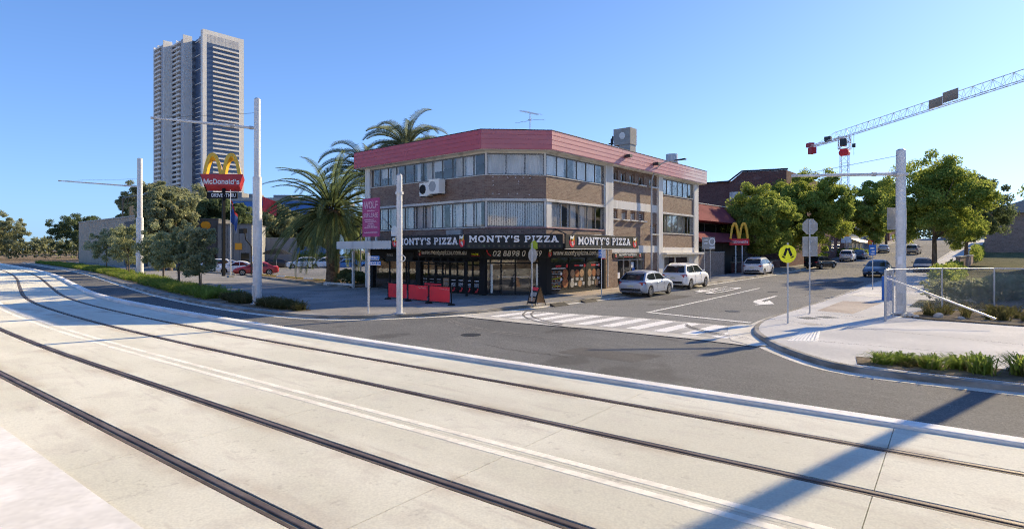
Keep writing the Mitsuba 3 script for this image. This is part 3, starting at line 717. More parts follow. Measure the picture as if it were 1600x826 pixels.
# stair bay: brick set back, small windows with projecting sills, a pale band
holes_hi = [(7.6, 8.35), (8.75, 9.5), (10.0, 10.75), (11.3, 12.15), (13.0, 14.1)]
holes_lo = [(7.55, 8.3), (8.85, 9.6), (10.1, 10.85), (11.4, 12.2)]
face = sbox(7.42, 3.1, 14.2, 8.465)
band_ = sbox(7.42, 5.62, 14.2, 6.2)
for a0, a1 in holes_hi: face = face.difference(sbox(a0, 7.55, a1, 8.3))
for a0, a1 in holes_lo: face = face.difference(sbox(a0, 4.92, a1, 5.6))
face = face.difference(sbox(13.1, 4.0, 14.1, 4.75)).difference(band_)
part(B, 'stair_bay_wall', R.put(extr(face, -0.25, 0.0), 0, -0.10, 0), 'm_brick')
part(B, 'pale_band', R.box(7.422, 14.198, -0.3, -0.085, 5.62, 6.2), 'm_white_wall')
for a0, a1, z0, z1 in [(a, b, 7.55, 8.3) for a, b in holes_hi] + [(a, b, 4.92, 5.6) for a, b in holes_lo] + [(13.1, 14.1, 4.0, 4.75)]:
    k = part(B, 'stair_window', cat([R.box(a0, a0 + 0.05, -0.32, -0.24, z0, z1), R.box(a1 - 0.05, a1, -0.32, -0.24, z0, z1), R.box(a0 + 0.05, a1 - 0.05, -0.32, -0.24, z1 - 0.05, z1), R.box(a0 + 0.05, a1 - 0.05, -0.32, -0.24, z0, z0 + 0.05)]), 'm_frame')
    part(k, 'pane', R.quad(a0 + 0.04, a1 - 0.04, -0.28, z0 + 0.04, z1 - 0.04), 'm_glass')
    part(k, 'sill', R.box(a0 - 0.08, a1 + 0.1, -0.22, 0.09, z0 - 0.09, z0 - 0.004), 'm_lintel')
    if z0 < 5: part(k, 'louvre', cat([R.box(a0 + 0.06, a1 - 0.3, -0.275, -0.23, z, z + 0.05) for z in (z0 + 0.12, z0 + 0.27, z0 + 0.42)]) if a0 < 8 or a0 > 11 else R.box(a0 + 0.06, a1 - 0.06, -0.34, -0.33, z0, z1), 'm_sign_white' if a0 < 8 or a0 > 11 else 'm_curtain')
# ground floor of the street side beyond the shop: pale band, brick piers, door, open shop
part(B, 'pale_band', R.box(7.422, 14.198, -0.2, -0.03, 2.58, 3.095), 'm_white_wall')
part(B, 'pale_band', R.box(14.885, 20.845, -0.2, 0.02, 2.58, 2.998), 'm_white_wall')
for a0, a1 in ((7.42, 8.25), (12.2, 14.2)):
    part(B, 'brick_pier', R.box(a0, a1, -0.3, -0.06, 0.1, 2.578), 'm_brick')
dr_ = [R.box(a, a + 0.07, -0.22, -0.14, 0.2, 2.56) for a in (8.26, 9.2, 10.1, 11.2, 12.1)] + [R.box(8.33, 12.1, -0.22, -0.14, z, z + 0.07) for z in (0.2, 2.05, 2.5)]
k = part(B, 'side_door', cat(dr_), 'm_alu', label='aluminium framed glass side door under the small black sign')
for a0, a1 in ((8.33, 9.2), (9.27, 10.1), (10.17, 11.2), (11.27, 12.1)):
    part(k, 'pane', R.quad(a0, a1, -0.18, 0.27, 2.05), 'm_glass')
    part(k, 'pane', R.quad(a0, a1, -0.182, 2.12, 2.5), 'm_glass')
for a0, z0, m_ in ((8.4, 0.8, 'm_sign_white'), (10.35, 1.5, 'm_sign_white'), (10.5, 1.1, 'm_blue_sign'), (11.6, 0.7, 'm_sign_white')):
    part(k, 'notice', R.box(a0, a0 + 0.35, -0.176, -0.172, z0, z0 + 0.42), m_)
part(B, 'ledge', R.box(14.6, 21.95, -0.2, 0.55, 2.44, 2.578), 'm_white_wall', label='white ledge over the open shopfront')
part(B, 'shopfront_frame', cat([R.box(14.9, 15.5, -0.3, -0.1, 0.15, 2.42), R.box(20.2, 20.84, -0.3, -0.1, 0.15, 2.42), R.box(15.5, 20.2, -0.3, -0.1, 2.2, 2.42), R.box(17.6, 17.72, -0.25, -0.15, 0.2, 2.2)]), 'm_white_wall')
part(B, 'shop_pane', R.quad(15.5, 17.6, -0.2, 0.3, 2.2), 'm_glass'); part(B, 'shop_pane', R.quad(17.72, 20.2, -0.202, 0.3, 2.2), 'm_glass')
part(B, 'shop_inside_wall', R.box(14.9, 20.8, -2.3, -2.2, 0.2, 2.4), 'm_white_wall')
part(B, 'shop_poster', cat([R.box(15.7, 16.6, -0.26, -0.25, 0.4, 1.6), R.box(18.3, 19.4, -0.26, -0.25, 0.3, 1.2)]), 'm_tan_wall')
# the shop itself: black fascia on the wall line, dark frames, glazing
for fr, a0, a1 in ((L, 5.5, LL), (C, 0, CL), (R, 0, 6.3)):
    part(B, 'shop_fascia', fr.box(a0, a1, -0.2, 0.03, 2.30, 2.86), 'm_sign_black')
part(B, 'shop_fascia', L.box(0.3, 5.5, -0.2, 0.0, 2.30, 2.86), 'm_black')
for a0, a1 in ((0.30, 0.80), (5.38, 5.85), (11.05, 11.5)):
    part(B, 'shop_pier', L.box(a0, a1, -0.25, 0.02, 0.12, 2.298), 'm_black_frame')
part(B, 'shop_pier', C.box(CL - 0.42, CL + 0.0, -0.25, 0.022, 0.12, 2.298), 'm_black_frame')
part(B, 'shop_pier', R.box(0.0, 0.5, -0.25, 0.02, 0.12, 2.298), 'm_black_frame')
part(B, 'shop_pier', R.box(6.02, 6.54, -0.25, 0.02, 0.12, 2.298), 'm_black_frame')


def shop_window(fr, cuts, z0, z1, rails, name='shop_window', d=-0.1):
    bars = [fr.box(a - 0.045, a + 0.045, d - 0.05, d + 0.03, z0, z1) for a in cuts] + [fr.box(cuts[0], cuts[-1], d - 0.049, d + 0.029, z, z + 0.07) for z in rails]
    k = part(B, name, cat(bars), 'm_black_frame')
    for a, b in zip(cuts, cuts[1:]):
        zz = sorted(rails + [z1])
        for y0, y1 in zip(zz, zz[1:]):
            if y1 - y0 > 0.12: part(k, 'pane', fr.quad(a + 0.045, b - 0.045, d - 0.01, y0 + 0.07, y1), 'm_glass')
    return k


shop_window(L, [0.80, 2.54, 4.30, 5.40], 0.15, 2.298, [0.15, 2.2])
shop_window(L, [5.85, 6.5, 7.15, 7.8, 8.45, 9.1, 9.75, 10.4, 11.07], 0.15, 2.298, [0.15, 1.12, 1.86, 2.22])
door = shop_window(C, [0.02, 0.30, 0.92, 1.75, 2.72, 3.13], 0.15, 2.298, [0.15, 1.98, 2.2], 'shop_door')
part(door, 'door_handle', tube([C.p(1.66, 0.03, 0.9), C.p(1.66, 0.03, 1.3)], 0.015), 'm_alu')
for q in (.32, 2.95): part(door, 'white_jamb', C.box(q, q + .12, -0.08, -0.04, 0.3, 1.96), 'm_sign_cream')
shop_window(R, [0.50, 2.42, 4.36, 6.05], 0.15, 2.298, [0.15, 0.33, 1.98])
part(B, 'stall_riser', R.box(0.5, 6.04, -0.2, -0.03, 0.1, 0.33), 'm_steel_dark')
part(B, 'menu_backing', L.box(5.85, 11.06, -0.16, -0.13, 0.16, 1.12), 'm_black')
part(B, 'counter', C.box(0.9, 2.7, -1.9, -1.2, 0.17, 1.15), 'm_steel_dark'); part(B, 'counter_top', C.box(0.8, 2.8, -2.0, -1.1, 1.15, 1.2), 'm_alu')
part(B, 'pergola_beam', cat([L.box(a - 0.05, a + 0.05, 0.0, 1.1, 2.12, 2.28) for a in np.arange(6.3, 11.0, 0.65)] + [L.box(5.9, 11.1, 1.0, 1.1, 2.06, 2.12)]), 'm_black_frame')
for a in (5.95, 11.05): part(B, 'pergola_post', L.box(a - 0.05, a + 0.05, 1.0, 1.1, 0.15, 2.06), 'm_black_frame')

# awning round the shop
aw = Polygon([(-33.9, 24.2), (-33.9, 21.73), (-21.72, 21.73), (-17.73, 25.0), (-17.73, 33.1), (-20.2, 33.1), (-20.2, 26.7), (-22.7, 24.2)])
awn = part(B, 'awning', extr(aw.buffer(-0.03, join_style=2), 2.92, 3.12), 'm_black', label='flat awning over the footpath round the shop corner')
part(awn, 'white_fascia', cat([bx(-33.92, -28.12, 21.66, 21.725, 2.84, 3.34), bx(-33.92, -33.86, 21.73, 24.15, 2.84, 3.34)]), 'm_white_wall', label='plain off-white awning edge left of the black signs')
LA = Fr((-28.1, 21.70), (1, 0)); CA = Fr((-21.75, 21.70), (3.99, 3.27)); RA = Fr((-17.70, 25.05), (0, 1))
part(awn, 'edge_trim', RA.box(0, 8.0, -0.02, 0.03, 2.80, 2.845), 'm_lintel')
for a in (1.6,):
    part(awn, 'stay', tube([L.p(a, 0.02, 5.0), L.p(a, 2.3, 3.12)], 0.04), 'm_black')
for a in (0.9,):
    part(awn, 'stay', tube([R.p(a, 0.02, 4.0), R.p(a, 2.2, 3.12)], 0.035), 'm_steel_dark')

# lettered signs
s1 = thing('shop_sign', 'long black shop sign along the shaded front, partly behind the pale pole', 'sign')
part(s1, 'panel', LA.box(0, 6.34, -0.03, 0.02, 2.84, 3.60), 'm_sign_black')
part(s1, 'lettering', LA.put(slab_letters("MONTY'S PIZZA", 0.37, 5.05), 0.72, 0.021, 3.06), 'm_sign_white', label="white slab-serif lettering MONTY'S PIZZA")
emblem(LA, s1, 0.33, 0.021, 3.24, 0.42, 0.6); emblem(LA, s1, 6.06, 0.021, 3.24, 0.42, 0.66)
s2 = thing('shop_sign', 'black shop sign across the cut-off corner above the telephone number', 'sign')
part(s2, 'panel', CA.box(0.01, 5.14, -0.04, 0.02, 2.84, 3.62), 'm_sign_black')
part(s2, 'lettering', CA.put(slab_letters("MONTY'S PIZZA", 0.34, 4.75), 0.16, 0.021, 3.17), 'm_sign_white', label="white slab-serif lettering MONTY'S PIZZA")
for i, a in enumerate(np.linspace(0.15, 4.98, 19)):
    part(s2, 'pictogram', CA.put(extr(Point(0, 0).buffer(0.045 if i % 3 else 0.07, 6), 0, 0.006), a, 0.021, 2.98), 'm_picto')
s3 = thing('shop_sign', 'sunlit black shop sign facing the side street, with a badge at either end', 'sign')
part(s3, 'panel', RA.box(0.02, 8.02, -0.05, 0.03, 2.85, 3.62), 'm_sign_black')
part(s3, 'lettering', RA.put(slab_letters("MONTY'S PIZZA", 0.41, 5.75), 1.18, 0.031, 3.05), 'm_sign_white', label="white slab-serif lettering MONTY'S PIZZA")
emblem(RA, s3, 0.62, 0.031, 3.23, 0.5, 0.66); emblem(RA, s3, 7.52, 0.031, 3.23, 0.5, 0.66)
s4 = thing('web_address_sign', 'web address in pale letters over the shaded shop windows', 'sign')
part(s4, 'panel', L.box(5.72, 11.40, 0.032, 0.05, 2.33, 2.83), 'm_sign_black')
part(s4, 'lettering', L.put(word('www.montyspizza.com.au', 0.25, 4.05), 5.98, 0.05, 2.50), 'm_sign_cream', label='pale lettering www.montyspizza.com.au')
part(s4, 'red_text', L.put(word('ONLINE', 0.10, 0.55), 10.45, 0.05, 2.47), 'm_yellow_lemon'); part(s4, 'underline', L.box(10.4, 11.1, 0.05, 0.056, 2.41, 2.43), 'm_red')
emblem(L, s4, 5.82, 0.05, 2.58, 0.2, 0.4)
s5 = thing('telephone_sign', 'telephone number in bold pale numerals over the corner entrance', 'sign')
part(s5, 'panel', C.box(0.02, CL - 0.1, 0.034, 0.05, 2.33, 2.83), 'm_sign_black')
part(s5, 'numerals', C.put(word('02 8898 0', 0.30, 1.92, slant=0.2), 0.42, 0.05, 2.42), 'm_sign_cream', label='pale numerals 02 8898 0')
part(s5, 'numerals', C.put(word('39', 0.30, 0.42, slant=0.2), 2.86, 0.05, 2.42), 'm_sign_cream', label='pale numerals 39')
hs = union_all([LineString([(0, .3), (0.05, .16), (0.19, .03)]).buffer(0.03), Point(0.0, .3).buffer(.045), Point(.2, .03).buffer(.045)])
part(s5, 'handset', C.put(extr(hs, 0, .01), 0.10, 0.05, 2.42), 'm_red', label='small red telephone handset symbol')
s6 = thing('web_address_sign', 'web address in pale letters above the three menu posters facing the side street', 'sign')
part(s6, 'panel', R.box(0.06, 6.2, 0.032, 0.05, 2.33, 2.83), 'm_sign_black')
part(s6, 'lettering', R.put(word('www.montyspizza.com.au', 0.27, 5.3), 0.62, 0.05, 2.47), 'm_sign_cream', label='pale lettering www.montyspizza.com.au')
emblem(R, s6, 0.3, 0.05, 2.58, 0.3, 0.46)
s7 = thing('small_shop_sign', 'small black sign over the aluminium side door in the stair bay', 'sign')
part(s7, 'panel', R.box(7.48, 11.6, -0.02, 0.05, 2.24, 2.56), 'm_sign_black')
part(s7, 'lettering', R.put(word("MONTY'S PIZZA", 0.13, 2.5), 8.25, 0.05, 2.37), 'm_sign_cream'); part(s7, 'red_strip', R.box(8.9, 10.2, 0.05, 0.056, 2.28, 2.31), 'm_red')
for a in (7.8, 11.25): emblem(R, s7, a, 0.05, 2.4, 0.26, 0.28)
s8 = thing('small_shop_sign', 'narrow dark sign under the plain awning, behind the blue street name plates', 'sign')
part(s8, 'panel', L.box(2.3, 5.2, 0.03, 0.05, 2.02, 2.62), 'm_sign_black')
part(s8, 'lettering', L.put(word('BBQ', 0.16, 0.62), 2.45, 0.05, 2.35), 'm_sign_back')
s9 = thing('lease_sign', 'pink letting board standing upright on the plain end of the awning', 'sign')
PF = Fr((-31.7, 22.15), (1, 0))
part(s9, 'board', PF.box(0, 1.82, -0.04, 0.0, 3.62, 6.08), 'm_pink')
part(s9, 'post', cat([PF.box(a, a + 0.1, -0.14, -0.045, 3.1, 5.9) for a in (0.3, 1.3)]), 'm_galv_pale')
part(s9, 'lettering', PF.put(word('WOLF', 0.42, 1.45, 0.006), 0.18, 0.001, 5.44), 'm_pink_text', label='pale lettering WOLF')
part(s9, 'lettering', PF.put(word('FOR', 0.26, .5, 0.006), 0.16, 0.001, 4.86), 'm_pink_text', label='pale lettering FOR'); part(s9, 'lettering', PF.put(word('LEASE', 0.26, .88, 0.006), 0.78, 0.001, 4.86), 'm_pink_text', label='pale lettering LEASE')
part(s9, 'small_print', cat([PF.box(a, b, 0.0, 0.006, z, z + 0.06) for a, b, z in ((.5, 1.3, 5.25), (.25, 1.2, 4.68), (.3, 1.5, 4.56), (.6, 1.2, 4.42), (.5, 1.3, 4.30), (.2, 1.6, 4.18), (.2, 1.6, 3.86))]), 'm_pink_text')
dishk = solo('satellite_dish', L.put(extr(affinity.scale(Point(0, 0).buffer(.4, 16), .8, 1), 0, 0.06), 6.0, 2.15, 3.78), 'm_sign_cream', 'pale round dish on the awning half hidden by the pale street pole', 'dish')
part(dishk, 'bracket', L.box(5.96, 6.04, 2.08, 2.14, 3.1, 3.8), 'm_galv')
solo('light_box', L.box(8.45, 9.7, 0.02, 0.22, 3.66, 3.98), 'm_sign_back', 'small pale light box on the brick above the shaded black sign', 'light box')
# menu posters
for i, (a0, a1) in enumerate(((0.56, 2.36), (2.48, 4.30), (4.42, 6.0))):
    k = thing('menu_poster', ['menu poster nearest the shop corner, rows of small dishes and two pizzas', 'middle menu poster of the three facing the side street', 'menu poster farthest up the side street, behind the blue and white sign post'][i], 'poster', 'menu posters in the side windows')
    part(k, 'sheet', R.box(a0, a1, -0.099, -0.085, 0.42, 1.96), 'm_black')
    part(k, 'heading', cat([R.box(a0 + 0.5, a0 + 1.05, -0.085, -0.081, 1.76, 1.86), R.put(extr(Point(0, 0).buffer(.11), 0, .004), a1 - 0.15, -0.085, 1.80)]), 'm_red')
    part(k, 'heading_white', R.box(a0 + (0.1 if i == 0 else 1.1), a0 + 1.5, -0.085, -0.081, 1.64 if i == 0 else 1.76, 1.70 if i == 0 else 1.84), 'm_sign_white')
    if i == 0:
        for r, z in enumerate((1.40, 1.12, 0.88, 0.66, 0.50)):
            for c in range(6): part(k, 'dish', R.put(extr(Point(0, 0).buffer(.055, 5), 0, .004), a0 + 0.15 + 0.17 * c, -0.085, z + 0.06), ['m_pizza', 'm_sign_back', 'm_pizza_pale'][(r + c) % 3])
            part(k, 'price_line', R.box(a0 + 0.1, a0 + 1.0, -0.085, -0.082, z - 0.06, z - 0.035), 'm_yellow_lemon' if r % 2 else 'm_sign_white')
        for z, rr in ((1.32, .3), (0.78, .3)): part(k, 'pizza', R.put(extr(Point(0, 0).buffer(rr, 14), 0, .006), a1 - 0.32, -0.085, z), 'm_pizza')
        for z in (1.35, 1.0): part(k, 'offer_dot', R.put(extr(Point(0, 0).buffer(.1, 12), 0, .008), a1 - 0.75, -0.085, z), 'm_sign_white')
    else:
        for c in range(3): part(k, 'pizza', R.put(extr(Point(0, 0).buffer(.24, 16), 0, .006), a0 + 0.33 + 0.52 * c, -0.085, 1.32), ['m_pizza_pale', 'm_pizza', 'm_pizza_pale'][c])
        for c in range(2): part(k, 'pizza', R.put(extr(Point(0, 0).buffer(.21, 16), 0, .006), a0 + 0.3 + 0.85 * c, -0.085, 0.67), 'm_sign_back' if c == 0 else 'm_pizza_pale')
        for c in range(3): part(k, 'text_block', cat([R.box(a0 + 0.16 + 0.52 * c, a0 + 0.46 + 0.52 * c, -0.085, -0.082, z, z + 0.03) for z in (1.0, 0.94, 0.88)]), 'm_sign_white')
        for c in range(2): part(k, 'text_block', cat([R.box(a0 + 0.58 + 0.85 * c, a0 + 0.84 + 0.85 * c, -0.085, -0.082, z, z + 0.035) for z in (0.72, 0.65, 0.58)]), 'm_sign_white')
for i in range(8):
    a = 5.92 + 0.65 * i
    k = thing('menu_board', ['first menu board from the left below the narrow shop panes', 'second menu board from the left below the narrow shop panes', 'third menu board from the left below the narrow shop panes', 'pale pink menu board among the black ones below the narrow shop panes', 'black menu board right beside the pale pink one', 'third menu board from the right below the narrow shop panes', 'second menu board from the right below the narrow shop panes', 'menu board farthest right below the narrow shop panes'][i], 'menu board', 'menu boards below the narrow panes')
    part(k, 'board', L.box(a, a + 0.5, -0.12, -0.095, 0.2, 1.06), 'm_pizza_pale' if i == 3 else 'm_black')
    part(k, 'print', cat([L.box(a + 0.06, a + 0.44, -0.095, -0.091, z, z + h_) for z, h_ in ((.92, .06), (.76, .025), (.71, .025), (.66, .025), (.58, .02))]), 'm_sign_back' if i < 4 else 'm_sign_white')
    part(k, 'picture', L.put(extr(Polygon([(.1, 0), (.3, .02), (.42, .22), (.3, .28), (.26, .1), (.15, .12)]), 0, .004), a, -0.095, 0.26), 'm_red')
# air conditioners
def air_con(fr, a, d, z, w, h, dep, label, m_='m_sign_cream', cover='m_black'):
    k = thing('air_conditioner', label, 'air conditioner')
    part(k, 'case', fr.box(a, a + w, d, d + dep, z, z + h), m_)
    part(k, 'fan_grille', fr.put(extr(Point(0, 0).buffer(h * .36, 16), 0, .01), a + w * .36, d + dep, z + h / 2), cover)
    part(k, 'bracket', cat([fr.box(a + q, a + q + .05, d - .05, d + dep, z - .05, z - .003) for q in (.1, w - .15)]), 'm_steel_dark')


air_con(L, 6.38, 0.15, 6.12, 0.85, 0.82, 0.4, 'air conditioner with an open black fan on the brick band under the top windows')
air_con(L, 7.35, 0.15, 6.20, 0.95, 0.88, 0.5, 'larger pale air conditioner right beside the one with the black fan', cover='m_sign_back')
air_con(R, 4.2, 0.3, 3.14, 0.85, 0.6, 0.35, 'air conditioner on the awning behind the sunlit sign, nearer the corner', cover='m_sign_back')
air_con(R, 5.8, 0.3, 3.14, 0.85, 0.6, 0.35, 'air conditioner on the awning behind the sunlit sign, by the white column', cover='m_sign_back')
fx = []
for a, z in ((.45, 6.98), (.8, 6.96), (1.3, 6.95), (1.75, 6.95), (2.2, 6.96), (2.6, 6.94), (.45, 6.75), (.47, 6.5), (1.9, 6.6), (1.95, 6.72), (.45, 6.02), (.8, 6.0), (1.35, 6.0), (1.85, 6.02), (2.55, 5.95)):
    part(B, 'old_fixing', C.box(a - .025, a + .025, 0.0, 0.03, z - .025, z + .025), 'm_sign_white')
k = thing('roof_aerial', 'thin television aerial standing on the roof above the cut-off corner', 'aerial')
ax, ay = -22.6, 28.2
part(k, 'mast', cyl(ax, ay, 9.4, 11.35, 0.025, n=8), 'm_galv')
part(k, 'boom', cat([tube([(ax - .55, ay - .3, 11.5), (ax + .5, ay + .3, 11.2)], .02, 5), tube([(ax - .3, ay + .2, 11.0), (ax + .2, ay - .1, 10.92)], .03, 5)]), 'm_sign_cream')
part(k, 'element', cat([tube([(ax - .8, ay - .5, 10.75), (ax + .1, ay + .1, 10.9)], .012, 4), tube([(ax + .2, ay, 10.92), (ax + .9, ay + .3, 10.85)], .012, 4)] + [tube([(ax - .5 + q, ay - .5 + q * .6, 11.5 - .3 * q), (ax - .2 + q, ay + .1 + q * .6, 11.5 - .3 * q)], .01, 4) for q in (0, .25, .5, .75)]), 'm_galv')
k = thing('roof_tank', 'square concrete roof housing with a pale disc behind the red fascia', 'roof housing')
TF = Fr((-23.75, 40.3), (1, 0))
part(k, 'base', bx(-23.3, -22.3, 40.4, 41.3, 9.4, 11.2), 'm_conc')
part(k, 'box', bx(-23.75, -22.25, 40.3, 41.35, 11.1, 12.4), 'm_conc')
part(k, 'disc', TF.put(extr(Point(0, 0).buffer(.26, 16), 0, .04), .8, .001, 11.78), 'm_sign_cream')
part(k, 'pipework', cat([tube([(-23.95, 40.3, 9.4), (-23.95, 40.3, 11.7)], .05, 6), tube([(-24.1, 40.4, 10.2), (-23.85, 40.4, 11.9)], .07, 6), tube([(-24.2, 40.3, 11.3), (-23.75, 40.4, 11.3)], .05, 6)]), 'm_steel_dark')
k = thing('roof_vent', 'round metal roof vent behind the street lamp head', 'vent')
part(k, 'drum', cyl(-22.0, 47.2, 9.4, 10.4, .3), 'm_galv'); part(k, 'cowl', cyl(-22.0, 47.2, 10.45, 11.1, .5), 'm_galv'); part(k, 'plate', cyl(-22.0, 47.2, 10.36, 10.44, .56), 'm_galv_pale')
for a, z in ((8.2, 9.05), (12.4, 9.0)):
    solo('flood_light', RF.box(a, a + .35, .03, .45, z, z + .18), 'm_steel_dark', 'small flood light on the red fascia ' + ('nearer the corner' if a < 10 else 'farther up the street'), 'flood light')
# ------------------------------------------------------------------ vehicles
def loft(rings, cap=True):
    n = len(rings[0]); v = np.vstack(rings); f = []
    for i in range(len(rings) - 1):
        for j in range(n):
            a, b = i * n + j, i * n + (j + 1) % n
            f += [[a, b, b + n], [a, b + n, a + n]]
    if cap:
        c0, c1 = len(v), len(v) + 1
        v = np.vstack([v, rings[0].mean(0), rings[-1].mean(0)]); e = (len(rings) - 1) * n
        for j in range(n):
            f += [[c0, (j + 1) % n, j], [c1, e + j, e + (j + 1) % n]]
    return trimesh.Trimesh(v, f, process=False)


KINDS = {  # length, width, height, wheel radius, axles, belt profile (x, z), cabin (windscreen foot, roof front, roof rear, rear foot), roof peak
    'hatch': dict(L=4.35, W=1.76, H=1.47, r=0.32, ax=(1.33, -1.28), hood=[(2.17, .62), (2.0, .74), (1.4, .90), (0.95, .97), (0, .95), (-1.4, .97), (-1.95, .98), (-2.17, .86)], cab=(1.05, 0.25, -1.45, -2.02), c2=(.42, -1.9)),
    'suv': dict(L=4.62, W=1.84, H=1.70, r=0.355, ax=(1.42, -1.33), hood=[(2.3, .74), (2.15, .92), (1.6, 1.06), (1.1, 1.12), (0, 1.09), (-1.5, 1.12), (-2.1, 1.13), (-2.3, 1.0)], cab=(1.2, 0.35, -1.7, -2.16), c2=(.3, -2.0)),
    'sedan': dict(L=4.6, W=1.78, H=1.46, r=0.325, ax=(1.38, -1.32), hood=[(2.3, .60), (2.12, .72), (1.5, .88), (1.05, .95), (0, .93), (-1.2, .98), (-1.7, 1.0), (-2.15, .98), (-2.3, .84)], cab=(1.1, 0.25, -0.95, -1.75), c2=(.42, -1.5)),
    'van': dict(L=4.9, W=1.9, H=1.95, r=0.34, ax=(1.6, -1.4), hood=[(2.45, .8), (2.3, 1.0), (1.9, 1.15), (1.6, 1.2), (0, 1.15), (-1.5, 1.15), (-2.3, 1.15), (-2.45, 1.0)], cab=(1.75, 0.9, -2.1, -2.35), c2=(.3, -2.3)),
}


def wheel_mesh(r, w=0.21):
    prof = np.array([(r * .62, -w / 2 + .02), (r * .9, -w / 2), (r, -w / 2 + .04), (r, w / 2 - .04), (r * .9, w / 2), (r * .62, w / 2 - .02)])
    g = np.linspace(0, 2 * PI, 25)[:-1]
    rings = [np.stack([p * np.cos(g), np.full(24, q), p * np.sin(g)], 1) for p, q in prof]
    tyre = loft(rings, False)
    sp = [cyl(0, 0, -.02, .02, r * .16, n=10)]
    sp[0].apply_transform(trimesh.transformations.rotation_matrix(PI / 2, [1, 0, 0]))
    for k in range(5):
        a = k * 2 * PI / 5
        sp.append(hull([(math.cos(a + s) * q, y, math.sin(a + s) * q) for q, s in ((r * .08, .5), (r * .08, -.5), (r * .62, .16), (r * .62, -.16)) for y in (-.02, .02)]))
    ring = loft([np.stack([p * np.cos(g), np.full(24, q), p * np.sin(g)], 1) for p, q in ((r * .57, -.03), (r * .65, -.03), (r * .65, .035), (r * .57, .035), (r * .57, -.03))], False)
    back_ = cyl(0, 0, -.02, 0, r * .62, n=16); back_.apply_transform(trimesh.transformations.rotation_matrix(PI / 2, [1, 0, 0]))
    return tyre, cat(sp + [ring]), back_


